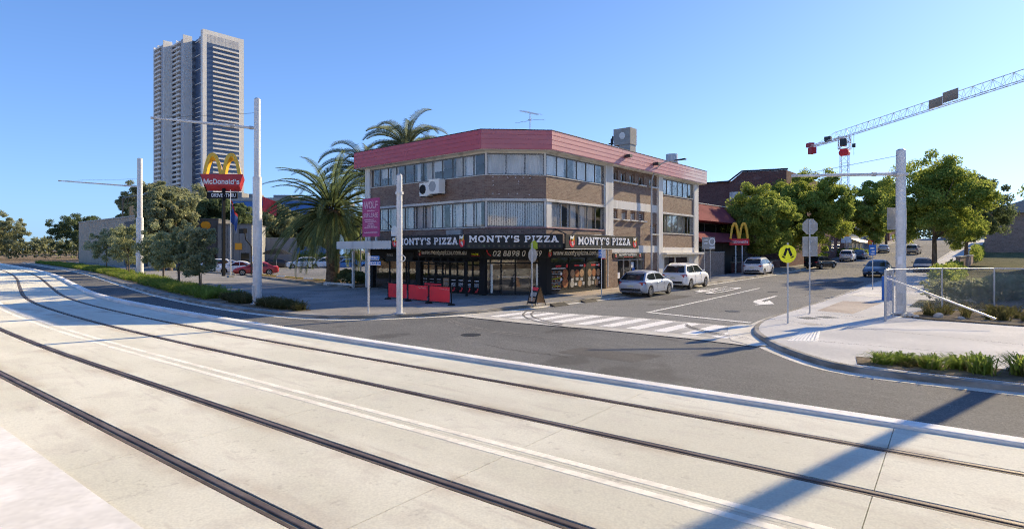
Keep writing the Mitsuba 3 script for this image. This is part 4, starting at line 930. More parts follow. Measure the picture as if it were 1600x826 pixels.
def car_parts(kind):
    K = KINDS[kind]; Lh, Wh, H, r = K['L'] / 2, K['W'] / 2, K['H'], K['r']
    hx = np.array([h[0] for h in K['hood']][::-1]); hz = np.array([h[1] for h in K['hood']][::-1])
    xs = np.r_[-Lh, -Lh + .03, -Lh + .12, -Lh + .3, np.linspace(-Lh + .55, Lh - .6, 18), Lh - .36, Lh - .18, Lh - .06, Lh]
    zb0 = .20 if kind != 'suv' else .26
    rings = []
    for x in xs:
        e = min(x + Lh, Lh - x)
        pinch = 1 - .17 * max(0, 1 - e / .5) ** 2.2 - .05 * max(0, 1 - e / .05)
        zt = np.interp(x, hx, hz) - .05 * max(0, 1 - e / .06)
        zb = zb0 + .12 * max(0, 1 - e / .5) ** 1.5 + .05 * max(0, 1 - e / .05)
        hw = Wh * pinch; h = zt - zb
        half = [(0, zb), (hw * .86, zb), (hw * .965, zb + .06), (hw * .99, zb + .3 * h), (hw, zb + .55 * h), (hw * .985, zb + .72 * h), (hw * .975, zb + .80 * h), (hw * .925, zt - .035), (hw * .84, zt - .005), (hw * .45, zt + .02), (0, zt + .028)]
        rings.append(np.array([(x, y, z) for y, z in half] + [(x, -y, z) for y, z in half[-2:0:-1]]))
    body = loft(rings)
    if body.volume < 0: body.invert()
    mm = manifold3d.Manifold(manifold3d.Mesh(np.array(body.vertices, np.float32), np.array(body.faces, np.uint32)))
    if mm.is_empty() or mm.volume() < 1: mm = None
    for ax in K['ax']:
        for s in (-1, 1):
            c = cyl(0, 0, 0, .34, r + .055, n=28); c.apply_transform(trimesh.transformations.rotation_matrix(PI / 2, [1, 0, 0]))
            c.apply_translation([ax, s * (Wh - .12) + .17, r])
            if mm is not None:
                if c.volume < 0: c.invert()
                mm = mm - manifold3d.Manifold(manifold3d.Mesh(np.array(c.vertices, np.float32), np.array(c.faces, np.uint32)))
    if mm is not None:
        m_ = mm.to_mesh(); body = trimesh.Trimesh(np.array(m_.vert_properties[:, :3]), np.array(m_.tri_verts), process=False)
    # cabin
    f0, f1, r1, r0 = K['cab']; zbelt = float(np.interp(0, hx, hz)) - .02
    yb = Wh * .935; tum = (Wh * .935 - Wh * .70) / (H - zbelt)
    ys = lambda z: yb - (z - zbelt) * tum
    zf, zr = np.interp(f0, hx, hz) - .02, np.interp(r0, hx, hz) - .02
    roof = [(f1, H - .10), (f1 - .3, H - .04), ((f1 + r1) / 2, H - .01), (r1 + .4, H - .035), (r1, H - .10)]
    pts = []
    for x, z in [(f0, zf), (r0, zr), (0, zbelt), (r1, zbelt)] + roof:
        pts += [(x, ys(z), z), (x, -ys(z), z)]
    for x, z in roof: pts += [(x, ys(z) * .6, z + .05), (x, -ys(z) * .6, z + .05), (x, 0, z + .06)]
    pts += [(f0 + .16, 0, zf), (f0 + .10, yb * .55, zf), (f0 + .10, -yb * .55, zf), (r0 - .06, 0, zr), (f1 + .05, 0, H - .09), (r1 - .05, 0, H - .09)]
    cab = hull(pts)
    # glass set 4 mm proud
    out = []
    def side(poly, s):
        m = extr(Polygon(poly), 0, .006); v = np.array(m.vertices)
        y = ys(v[:, 1]) + .0005 + v[:, 2]
        m.vertices = np.stack([v[:, 0], s * y, v[:, 1]], 1)
        return m
    zt = H - .15; fa = lambda z: f0 + (f1 - f0) * (z - zf) / (H - .10 - zf); ra = lambda z: r0 + (r1 - r0) * (z - zr) / (H - .10 - zr)
    zl = zbelt + .05; xm = (f1 + r1) / 2 + .12
    for s in (-1, 1):
        out.append(side([(fa(zl) - .16, zl), (fa(zt) - .12, zt), (xm + .04, zt + .03), (xm + .03, zl)], s))
        out.append(side([(xm - .04, zl), (xm - .03, zt + .03), (max(ra(zt) + .45, xm - 1.0), zt), (max(ra(zl) + .42, xm - 1.05), zl + .02)], s))
        if kind in ('suv', 'hatch', 'van'):
            x0 = max(ra(zt) + .45, xm - 1.0) - .06
            out.append(side([(x0 - .04, zl + .03), (x0, zt), (ra(zt) + .17, zt - .02), (ra(zl + .12) + .17, zl + .12)], s))
    mid = 4 if kind == 'sedan' else 6

    def screen(x0, z0, x1, z1, bulge, dirx):
        v, n = [], 9
        for i, t in enumerate(np.linspace(.07, .90, 4)):
            for u in np.linspace(-1, 1, n):
                x = x0 + (x1 - x0) * t; z = z0 + (z1 - z0) * t
                y = u * (ys(z) - .09); v.append((x + dirx * (bulge * (1 - u * u) * (1 - .6 * t) + .012), y, z + .012))
        f = []
        for i in range(3):
            for j in range(n - 1):
                a = i * n + j; f += [[a, a + 1, a + n + 1], [a, a + n + 1, a + n]]
        return trimesh.Trimesh(v, f, process=False)
    ws = screen(f0, zf, f1, H - .09, .155, 1); rw = screen(r0, zr + .04, r1, H - .10, .055, -1)
    e = Lh
    zl0 = float(np.interp(Lh - .12, hx, hz))
    ft = [hull([(e - .33, s * Wh * .93, zl0 - .02), (e - .30, s * Wh * .9, zl0 - .14), (e - .02, s * Wh * .55, zl0 - .05), (e - .02, s * Wh * .52, zl0 - .18), (e - .1, s * Wh * .6, zl0 - .03)]) for s in (-1, 1)]
    zt0 = float(np.interp(-Lh + .1, hx, hz))
    tl = [hull([(-e + .30, s * Wh * .965, zt0 - .06), (-e + .28, s * Wh * .96, zt0 - .18), (-e + .01, s * Wh * .80, zt0 - .04), (-e + .0, s * Wh * .60, zt0 - .07), (-e + .0, s * Wh * .60, zt0 - .19), (-e + .01, s * Wh * .82, zt0 - .23)]) for s in (-1, 1)]
    plate = bev(-e - .02, -e + .02, -.18, .18, zt0 - .33, zt0 - .22, .004); plate_f = bev(e - .02, e + .02, -.18, .18, .42, .52, .004)
    bumper = cat([hull([(-e - .005, -Wh * .72, zb0 + .16), (-e - .005, Wh * .72, zb0 + .16), (-e + .1, -Wh * .82, zb0 + .12), (-e + .1, Wh * .82, zb0 + .12), (-e + .0, -Wh * .72, zb0 + .30), (-e + .0, Wh * .72, zb0 + .30), (-e + .2, Wh * .8, zb0 + .08), (-e + .2, -Wh * .8, zb0 + .08)]),
                  bx(-1.0, 1.0, -Wh * .97, -Wh * .90, zb0 - .02, zb0 + .06), bx(-1.0, 1.0, Wh * .90, Wh * .97, zb0 - .02, zb0 + .06)])
    grille = bev(e - .08, e + .006, -Wh * .48, Wh * .48, zl0 - .26, zl0 - .1, .02)
    lower = bev(e - .12, e + .004, -Wh * .6, Wh * .6, zb0 + .12, zb0 + .26, .02)
    mir = [hull([(f0 - .42, s * (yb - .02), zbelt + .08), (f0 - .30, s * (yb - .02), zbelt + .16), (f0 - .42, s * (yb + .17), zbelt + .09), (f0 - .28, s * (yb + .15), zbelt + .10), (f0 - .40, s * (yb + .16), zbelt + .22), (f0 - .30, s * (yb + .13), zbelt + .20)]) for s in (-1, 1)]
    hand = [bev(x, x + .16, s * (Wh * .985) - .02, s * (Wh * .985) + .02, zbelt - .17, zbelt - .13, .008) for s in (-1, 1) for x in (xm + .1, xm - .85)]
    seam = [bx(x - .006, x + .006, s * Wh * .998 - .006, s * Wh * .998 + .004, zb0 + .2, zbelt - .12) for s in (-1, 1) for x in (xm, xm + 1.0)]
    well = [hull([(ax + dx, s * (Wh - .42) + dy, z) for dx in (-r, r) for dy in (-.02, .02) for z in (.12, r * 2.05)]) for ax in K['ax'] for s in (-1, 1)]
    rails = [tube([(f1 - .2, s * ys(H) * .93, H - .06), (f1 - .5, s * ys(H) * .95, H + .02), (r1 + .5, s * ys(H) * .95, H + .02), (r1 + .15, s * ys(H) * .93, H - .06)], .02, 5) for s in (-1, 1)]
    ty, rim, bk = wheel_mesh(r)
    return dict(body=body, cab=cab, side=out, ws=ws, rw=rw, ft=ft, tl=tl, plate=plate, plate_f=plate_f, bumper=bumper, grille=grille, lower=lower, mir=mir, hand=cat(hand), seam=cat(seam), well=cat(well), rails=rails, tyre=ty, rim=rim, bk=bk, K=K, spoiler=hull([(r1 + .1, -yb * .7, H - .06), (r1 + .1, yb * .7, H - .06), (r1 - .2, -yb * .66, H - .07), (r1 - .2, yb * .66, H - .07), (r1 - .18, yb * .66, H - .11), (r1 - .18, -yb * .66, H - .11)]))


CARP = {k: car_parts(k) for k in KINDS}
PLY = {}


def shared(name, mesh, m, smooth):
    if name not in PLY: PLY[name] = mikit.ply(mesh, None, smooth=smooth)
    return {**PLY[name], 'bsdf': {'type': 'ref', 'id': m}}


def car(kind, color, x, y, ang, label, group=None, detail=2, z=None, seed=0, name='parked_car'):
    """ang: direction of the bonnet in degrees, 0 = +x."""
    P = CARP[kind]; K = P['K']; key = thing(name, label, 'car', group)
    zz = float(gz(x, y)) + 0.03 if z is None else z
    fx_, fy_ = math.cos(math.radians(ang)), math.sin(math.radians(ang))
    pitch = math.degrees(math.atan2(float(gz(x + fx_ * 1.3, y + fy_ * 1.3) - gz(x - fx_ * 1.3, y - fy_ * 1.3)), 2.6)) if z is None else 0
    M = T().translate([x, y, zz]).rotate([0, 0, 1], ang).rotate([0, 1, 0], -pitch)

    def add(nm, pk, m, to=None, smooth=False, under=None):
        k = numbered((under or key) + '__' + nm)
        scene[k] = {**shared(pk[0], pk[1], m, smooth), 'to_world': M @ to if to is not None else M}
        return k
    cm = 'm_car_' + color
    bk = add('body', (kind + 'body', P['body']), cm, smooth=32)
    add('cabin', (kind + 'cab', P['cab']), cm, smooth=28)
    for i, s in enumerate(P['side']): add('side_window', (f'{kind}side{i}', s), 'm_car_glass')
    add('windscreen', (kind + 'ws', P['ws']), 'm_car_glass', smooth=True); add('rear_window', (kind + 'rw', P['rw']), 'm_car_glass', smooth=True)
    for ax in K['ax']:
        for s in (-1, 1):
            W_ = T().translate([ax, s * (K['W'] / 2 - .115), K['r']])
            if s < 0: W_ = W_.rotate([0, 0, 1], 180)
            w = add('wheel', (kind + 'tyre', P['tyre']), 'm_tyre', W_, 30)
            add('rim', (kind + 'rim', P['rim']), 'm_rim', W_ @ T().translate([0, .075, 0]), False, w)
            if detail > 1: add('hub_back', (kind + 'bk', P['bk']), 'm_plastic', W_ @ T().translate([0, .03, 0]), False, w)
    for i in (0, 1):
        add('headlight', (f'{kind}ft{i}', P['ft'][i]), 'm_headlight', smooth=30); add('taillight', (f'{kind}tl{i}', P['tl'][i]), 'm_taillight', smooth=30)
        add('wing_mirror', (f'{kind}mir{i}', P['mir'][i]), cm if detail > 1 else 'm_plastic', smooth=30)
        if kind == 'suv' and detail > 1: add('roof_rail', (f'{kind}rail{i}', P['rails'][i]), 'm_alu')
    add('wheel_arch_liner', (kind + 'well', P['well']), 'm_plastic')
    add('bumper_trim', (kind + 'bump', P['bumper']), 'm_plastic'); add('grille', (kind + 'grille', P['grille']), 'm_plastic'); add('lower_grille', (kind + 'lower', P['lower']), 'm_plastic')
    if detail > 1:
        add('number_plate', (kind + 'plate', P['plate']), 'm_plate'); add('number_plate', (kind + 'platef', P['plate_f']), 'm_plate')
        add('door_handles', (kind + 'hand', P['hand']), cm); add('door_seam', (kind + 'seam', P['seam']), 'm_plastic')
        if kind in ('hatch', 'suv'): add('spoiler', (kind + 'sp', P['spoiler']), cm)
    return key


# side street
car('hatch', 'silver', -16.45, 31.85, 92, 'pale silver hatchback at the kerb, first car beyond the blue and white sign post')
car('suv', 'pearl', -17.05, 38.85, 92, 'white off-road style car parked directly in front of the silver hatchback')
car('suv', 'white', -18.25, 58.6, 92, 'white car parked up the street below the twin-post restaurant sign')
car('hatch', 'black', -16.6, 76.0, 72, 'black hatchback turning out across the side street')
car('suv', 'white', -17.9, 99.0, 93, 'white car parked up the hill, its tail just beyond the black hatchback', detail=1)
car('sedan', 'slate', -17.6, 106.5, 93, 'dark blue-grey car parked on the hill in front of the distant white one', detail=1)
car('sedan', 'silver', -17.2, 128.0, 95, 'pale car parked far up the hill under the street trees', detail=1)
car('sedan', 'slate', -8.75, 61.5, -90, 'blue-grey sedan parked at the right kerb, its front facing the crossing')
car('sedan', 'navy', -6.1, 70.5, -85, 'dark navy car behind the tall pale pole at the right edge of the street', detail=1)
car('suv', 'champagne', -12.0, 122.0, 88, 'beige off-road style car driving up the hill at the far end of the street', detail=1)
# car park
for kd, cl, x, y, an, lb in (('sedan', 'red', -63.1, 30.2, 242, 'bright red sedan seen side-on at the front of the car park'),
        ('sedan', 'white', -68.6, 30.6, 242, 'white sedan just behind and left of the red one in the car park'),
        ('suv', 'white', -72.6, 29.3, 246, 'white car at the left of the car park, half hidden by a young tree'),
        ('sedan', 'silver', -77.3, 33.0, 246, 'pale silver car behind the white sedan left of the flagpole'),
        ('van', 'white', -88.4, 41.9, -35, 'white van at the back of the car park beneath the grey wall'),
        ('hatch', 'charcoal', -85.2, 44.4, 70, 'charcoal hatchback left of the row of white cars in the car park'),
        ('hatch', 'maroon', -86.0, 47.0, 70, 'very dark maroon car behind the charcoal hatchback in the car park'),
        ('suv', 'white', -79.3, 44.8, -112, 'white off-road style car with a dark nose, left one of two'),
        ('suv', 'pearl', -76.4, 46.7, -112, 'white off-road style car, right one of two by the palm trunk'),
        ('hatch', 'blue', -73.6, 48.4, -112, 'bright blue hatchback half hidden behind the palm trunk'),
        ('hatch', 'blue', -72.4, 52.3, -112, 'second bright blue car, right of the palm trunk'),
        ('suv', 'silver', -74.5, 57.5, -70, 'pale silver car in the back row right of the palm'),
        ('suv', 'navy', -60.9, 47.0, -108, 'navy blue car nearest the corner building under the plain awning edge'),
        ('suv', 'charcoal', -88.4, 51.0, -100, 'charcoal car in the back row behind the two white cars'),
        ('suv', 'slate', -84.0, 54.0, -100, 'grey car in the back row left of the palm trunk'),
        ('suv', 'charcoal', -79.6, 57.8, -100, 'dark car in the back row just right of the palm trunk'),
        ('sedan', 'white', -92.0, 33.2, 250, 'white car at the far left end of the car park')):
    car(kd, cl, x, y, an, lb, z=0.03, detail=2 if cl == 'red' else 1)

# ------------------------------------------------------------------ poles and signs
def pole(x, y, top, r, label, sleeve=None, arm=None, base=0.15, collar=None, m='m_galv_pale', cap=True):
    k = thing('street_pole', label, 'pole')
    g = base + float(gz(x, y))
    part(k, 'shaft', cyl(x, y, g, top, r, r * .92, 24), m, smooth=30)
    if sleeve: part(k, 'sleeve', cyl(x, y, g, sleeve, r * 1.28, n=24), m, smooth=30)
    part(k, 'base_plate', cyl(x, y, g, g + .04, r * 2.0, n=16), 'm_galv')
    if cap: part(k, 'cap', cyl(x, y, top, top + .06, r * .94, r * .6, 24), 'm_galv')
    if collar: part(k, 'collar', cat([cyl(x, y, c, c + .1, r * 1.35, n=24) for c in collar]), m, smooth=30)
    if arm:
        p0 = np.array([x, y, arm[0]]); p1 = np.array(arm[1])
        part(k, 'arm', tube([p0, p0 * .35 + p1 * .65, p1], [.07, .06, .045], 8), m, smooth=40)
        d = (p1 - p0) / np.linalg.norm(p1 - p0)
        for q in (0.05, .9): part(k, 'insulator', tube([p0 + d * (r + q), p0 + d * (r + q + .16)], .085, 8), 'm_galv')
        part(k, 'end_clamp', tube([p1 - d * .2, p1], .06, 8), 'm_galv')
        part(k, 'stay_wire', tube([p0 + [0, 0, .75], p1 - d * .1], .009, 5), 'm_steel_dark')
        part(k, 'number_plate', bx(x - .08, x + .08, y - r * 1.3 - .012, y - r * 1.3, 2.2, 2.5), 'm_sign_white')
        part(k, 'access_cover', bx(x - .09, x + .09, y - r * 1.32 - .01, y - r * 1.25, .55, 1.05), 'm_galv')
    return k


pole(-63.6, 19.0, 11.6, .25, 'tall pale tram pole farthest left, rising from the clipped green bed', sleeve=5.9, arm=(8.9, (-67.2, 13.4, 9.25)))
pk = pole(-27.5, 13.2, 10.05, .16, 'tall pale tram pole standing in the dry grass left of the palm', sleeve=6.3, arm=(8.65, (-30.6, 9.6, 9.0)))
pf = pole(-18.9, 15.0, 5.82, .125, 'shorter pale pole in front of the shop corner, standing at the kerb', collar=(5.05,))
part(pf, 'ring', (lambda m: (m.apply_transform(trimesh.transformations.rotation_matrix(PI / 2, [1, 0, 0])), m.apply_transform(trimesh.transformations.rotation_matrix(.6, [0, 0, 1])), m.apply_translation([-18.72, 15.0, 2.42]), m)[-1])(trimesh.creation.torus(.12, .022, major_sections=20, minor_sections=8)), 'm_galv_pale', smooth=True)
pr = pole(-3.15, 27.75, 6.75, .185, 'thick pale pole at the edge of the right garden carrying a long sideways arm', arm=(5.82, (-6.35, 24.4, 5.68)), collar=(5.75,), base=.19)
part(pr, 'sign_back', Fr((-3.65, 27.95), (FY, -FX)).box(0.02, .82, -.03, 0.0, 3.6, 4.5), 'm_sign_back', label='pale sheet metal back of a sign fixed to the pole')
pole(1.78, 23.96, 12.5, .2, 'tall pale tram pole beyond the right end of the footpath whose shadow crosses the tracks')


def post(k, x, y, z1, r=.03, m='m_galv'):
    g = .14 + float(gz(x, y)); part(k, 'post', cyl(x, y, g, z1, r, n=10), m, smooth=True)


def disc(fr, a, z, r, d0, d1, n=28):
    return fr.put(extr(Point(0, 0).buffer(r, n // 4), d0, d1), a, 0, z)


CAMT = (FY, -FX)      # a wall frame facing back down towards the tracks
k = thing('pedestrian_sign', 'round yellow walking-legs crossing sign on a thin grey post at the right kerb', 'sign')
post(k, -5.86, 22.0, 3.02); fr = Fr((-5.86, 21.96), CAMT)
part(k, 'face', disc(fr, 0, 2.62, .315, 0, .01), 'm_yellow_lemon')
legs = union_all([LineString([(-.03, .17), (-.12, -.1)]).buffer(.042, cap_style=2), LineString([(.03, .17), (.14, -.1)]).buffer(.042, cap_style=2), LineString([(-.2, -.115), (-.09, -.17)]).buffer(.018, cap_style=2), LineString([(.11, -.17), (.22, -.115)]).buffer(.018, cap_style=2)])
part(k, 'legs_symbol', fr.put(extr(legs, .01, .016), 0, 0, 2.64), 'm_black', label='black walking legs symbol')
k = thing('octagon_sign_back', 'unpainted back of an octagonal sign above a square plate at the right kerb', 'sign')
post(k, -6.06, 25.9, 4.02); fr = Fr((-6.06, 25.95), CAMT)
oc = Polygon([(math.cos(a) * .34, math.sin(a) * .34) for a in np.radians(np.arange(22.5, 382, 45))])
part(k, 'octagon', fr.put(extr(oc, 0, .006), 0, 0, 3.72), 'm_sign_back'); part(k, 'square_plate', fr.box(-.31, .31, 0, .006, 2.5, 3.32), 'm_sign_back')
part(k, 'clamp', cat([fr.box(-.05, .05, .006, .06, z, z + .04) for z in (3.6, 3.82, 2.7, 3.1)]), 'm_galv')
k = thing('blue_sign', 'small blue street sign on a thin post in front of the blue-grey sedan', 'sign')
post(k, -6.24, 42.0, 3.25); fr = Fr((-6.24, 41.95), CAMT)
part(k, 'plate', fr.box(-.22, .22, 0, .01, 2.45, 3.1), 'm_blue_sign'); part(k, 'symbol', cat([fr.box(-.14, .1, .01, .014, 2.85, 2.93), fr.box(-.08, .14, .01, .014, 2.66, 2.72), fr.box(-.12, .12, .01, .014, 2.52, 2.57)]), 'm_sign_white')
k = thing('crossing_sign_back', 'grey back of a round sign at the left kerb with a lime green top', 'sign')
post(k, -16.95, 21.3, 3.1, .032); fr = Fr((-16.95, 21.35), CAMT)
part(k, 'disc', (lambda m: m)(fr.put(extr(affinity.scale(Point(0, 0).buffer(.33, 16), .62, 1), 0, .008), 0, 0, 2.52)), 'm_sign_back')
part(k, 'lime_sheet', Fr((-16.95, 21.45), CAMT).put(extr(Polygon([(-.17, -.22), (.17, -.2), (.17, .06), (.03, .22), (-.15, .08)]), 0, .006), 0, 0, 3.02), 'm_lime')
k = thing('bus_zone_sign', 'thin post with a blue and a white small plate beside the menu posters', 'sign')
post(k, -16.78, 27.2, 2.98); fr = Fr((-16.78, 27.16), CAMT)
part(k, 'blue_plate', fr.box(-.14, .05, 0, .01, 2.35, 2.78), 'm_blue_sign'); part(k, 'symbol', fr.box(-.11, .02, .01, .014, 2.62, 2.66), 'm_sign_white'); part(k, 'symbol', fr.box(-.09, .0, .01, .014, 2.46, 2.5), 'm_sign_white')
part(k, 'white_plate', Fr((-16.72, 27.12), (1, .1)).box(0, .24, 0, .01, 2.28, 2.78), 'm_sign_white')
part(k, 'red_edge', Fr((-16.72, 27.12), (1, .1)).box(0, .24, .01, .014, 2.28, 2.33), 'm_red')
k = thing('street_name_sign', 'two blue and white street name plates on a slim pale post at the left kerb', 'sign')
post(k, -20.05, 14.3, 2.66, .035, 'm_galv_pale')
for i, (w_, z_) in enumerate(((.62, 2.36), (.82, 2.14))):
    fr = Fr((-20.0, 14.27 - .01 * i), (1, .12 - .1 * i))
    part(k, 'name_plate', fr.box(0.02, w_, -.01, .01, z_, z_ + .17), 'm_blue_sign'); part(k, 'white_end', cat([fr.box(0.02, .14, .01, .013, z_, z_ + .17), fr.box(.14, w_, .01, .013, z_, z_ + .02)]), 'm_sign_white')
    part(k, 'lettering', fr.put(word(['COUCH ST', 'ROSE ST'][i][:8], .085, w_ - .22, .003), .17, .012, z_ + .05), 'm_sign_white')
k = thing('street_lamp', 'grey street lamp with a curved arm in front of the stair bay', 'street lamp')
lx, ly = -19.98, 39.4
part(k, 'shaft', tube([(lx, ly, .2), (lx, ly, 4.0), (lx, ly, 7.6)], [.085, .07, .055], 14), 'm_galv', smooth=True)
arm = [(lx + 1.15 * (1 - math.cos(a)), ly + .5 * (1 - math.cos(a)), 7.58 + 1.75 * math.sin(a)) for a in np.linspace(0, PI / 2, 9)]
part(k, 'arm', tube(arm + [(arm[-1][0] + .5, arm[-1][1] + .15, arm[-1][2] + .02)], [.055] * 4 + [.045] * 6, 10), 'm_galv', smooth=True)
part(k, 'lamp_head', hull([(arm[-1][0] + .4 + q[0], arm[-1][1] + .12 + q[1] + q[0] * .3, arm[-1][2] + q[2]) for q in ((0, -.09, 0), (0, .09, 0), (.8, -.12, .08), (.8, .12, .08), (.7, 0, .16), (0, 0, .09), (.75, 0, .02))]), 'm_steel_dark')
k = thing('parking_sign_pair', 'pale parking plates on two thin posts behind the white car by the kerb', 'sign')
for x, y in ((-17.3, 42.8), (-17.3, 43.9)): post(k, x, y, 3.5, .025)
fr = Fr((-17.25, 42.4), (.75, 1.2))
part(k, 'plate', fr.box(-.1, 1.05, -.01, .01, 2.85, 3.75), 'm_sign_back'); part(k, 'symbol', cat([fr.put(extr(Point(0, 0).buffer(.28, 16).difference(Point(0, 0).buffer(.2, 16)), .01, .016), .78, 0, 3.4), fr.box(.05, .4, .01, .016, 3.25, 3.33), fr.box(.05, .4, .01, .016, 3.5, 3.55), fr.box(.55, 1.0, .01, .016, 2.93, 3.02)]), 'm_sign_white')
k = thing('a_frame_board', 'folding footpath board with a red heading at the shop entrance kerb', 'a-frame sign')
for s, m_ in ((-1, 'm_black'), (1, 'm_black')):
    pass
ax_, ay_ = -16.95, 22.0
AF = Fr((-17.2, 21.62), (.975, -.218)); 
fr_l = [tube([AF.p(a, .32, .16), AF.p(a + (.02 if a < .4 else -.02), 0.02, 1.06)], .018, 6) for a in (0.0, .62)] + [tube([AF.p(a, -.34, .16), AF.p(a + (.02 if a < .4 else -.02), -0.02, 1.06)], .018, 6) for a in (0.0, .62)] + [tube([AF.p(0.02, .02, 1.06), AF.p(.6, .02, 1.06)], .018, 6)]
part(k, 'frame', cat(fr_l), 'm_black')
pq = lambda d0, z0, d1, z1, a0, a1: trimesh.Trimesh([AF.p(a0, d0, z0), AF.p(a1, d0, z0), AF.p(a1, d1, z1), AF.p(a0, d1, z1), AF.p(a0, d0 - .02, z0), AF.p(a1, d0 - .02, z0), AF.p(a1, d1 - .02, z1), AF.p(a0, d1 - .02, z1)], [[0, 1, 2], [0, 2, 3], [4, 6, 5], [4, 7, 6], [0, 4, 5], [0, 5, 1], [1, 5, 6], [1, 6, 2], [2, 6, 7], [2, 7, 3], [3, 7, 4], [3, 4, 0]], process=False)
part(k, 'panel', pq(.315, .25, .03, 1.03, .03, .59), 'm_black'); part(k, 'heading', pq(.105, .85, .045, 1.0, .06, .56), 'm_red')
part(k, 'picture', pq(.29, .34, .22, .53, .08, .54), 'm_pizza_pale'); part(k, 'picture', pq(.205, .58, .13, .78, .08, .54), 'm_sign_back'); part(k, 'panel', pq(-.29, .25, -.02, 1.0, .03, .59), 'm_pizza_pale')
# red cafe barriers
BARS = ((-25.0, -23.35, 19.05), (-23.22, -21.62, 18.95), (-21.5, -19.9, 18.85), (-23.9, -22.4, 20.6))
for i, (x0, x1, y_) in enumerate(BARS):
    k = thing('cafe_barrier', ['red fabric cafe barrier farthest left, behind the pale pole', 'middle red cafe barrier of the row in front of the shop', 'red cafe barrier at the right end of the row', 'red cafe barrier standing behind the row, only its top edge in view'][i], 'barrier', 'red cafe barriers' if i < 0 else None)
    n_ = 14; g = np.linspace(0, 1, n_); vs, fs = [], []
    for q in g:
        for z in (.28, 1.0): vs.append((x0 + .07 + (x1 - x0 - .14) * q, y_ + .012 * math.sin(q * 9 + i), z + .006 * math.sin(q * 7)))
    for j in range(n_ - 1): fs += [[2 * j, 2 * j + 2, 2 * j + 3], [2 * j, 2 * j + 3, 2 * j + 1]]
    part(k, 'banner', trimesh.Trimesh(vs, fs, process=False), 'm_barrier_red', smooth=True)
    part(k, 'frame', cat([tube([(x, y_ + .03, .2), (x, y_ + .03, 1.04)], .028, 8) for x in (x0, x1)] + [tube([(x0, y_ + .03, z), (x1, y_ + .03, z)], .02, 8) for z in (.25, 1.03)]), 'm_black')
    for x in (x0, x1): part(k, 'foot', cyl(x, y_ + .03, .15, .22, .19, .15, 16), 'm_black')
    if i in (1, 2): part(k, 'small_print', cat([bx(x1 - .75 + q * .07, x1 - .71 + q * .07, y_ - .02, y_ - .012, .9 - .02 * (q % 3), .915 - .02 * (q % 3)) for q in range(9)]), 'm_sign_cream')
# ------------------------------------------------------------------ plants
def leaf_cloud(r, centres, radii, per, size, pal, flat=0.6, droop=0.0):
    """Many small folded leaves scattered in clumps; returns mesh and per-vertex colours."""
    C_ = np.repeat(centres, per, 0); R_ = np.repeat(radii, per)
    d = r.normal(size=(len(C_), 3)); d /= np.linalg.norm(d, axis=1, keepdims=True)
    p = C_ + d * (R_ * r.random(len(C_)) ** 0.45)[:, None] * [1, 1, .8]
    n = d * 0.6 + r.normal(size=d.shape) * 0.6 + [0, 0, flat * .4]; n /= np.linalg.norm(n, axis=1, keepdims=True)
    t = np.cross(n, r.normal(size=n.shape)); t /= np.linalg.norm(t, axis=1, keepdims=True) + 1e-9
    t[:, 2] -= droop; t /= np.linalg.norm(t, axis=1, keepdims=True)
    b = np.cross(n, t); s = (size * (0.6 + 0.8 * r.random(len(p))))[:, None]
    v = np.stack([p - t * s, p + b * s * .42 + n * s * .10, p + t * s, p - b * s * .42 + n * s * .10], 1).reshape(-1, 3)
    i = np.arange(len(p)) * 4
    f = np.vstack([np.stack([i, i + 1, i + 2], 1), np.stack([i, i + 2, i + 3], 1)])
    pal = np.array(pal); k = r.random(len(p)); ck = np.repeat(r.random(len(centres)), per)
    w = np.clip(.55 * ck + .45 * k, 0, 1)[:, None]
    c = pal[0] * (1 - w) + pal[1] * w
    hot = r.random(len(p)) < .06; c[hot] = pal[2]
    return trimesh.Trimesh(v, f, process=False), np.repeat(c, 4, 0)


G_PLANE = [(0.18, 0.265, 0.075), (0.41, 0.47, 0.10), (0.62, 0.60, 0.19)]
G_EUC = [(0.23, 0.26, 0.15), (0.40, 0.42, 0.24), (0.52, 0.49, 0.31)]
G_DARK = [(0.11, 0.16, 0.085), (0.20, 0.25, 0.12), (0.28, 0.30, 0.16)]
G_YOUNG = [(0.28, 0.32, 0.18), (0.46, 0.49, 0.27), (0.58, 0.55, 0.35)]
G_LIME = [(0.16, 0.25, 0.04), (0.28, 0.38, 0.08), (0.36, 0.42, 0.12)]


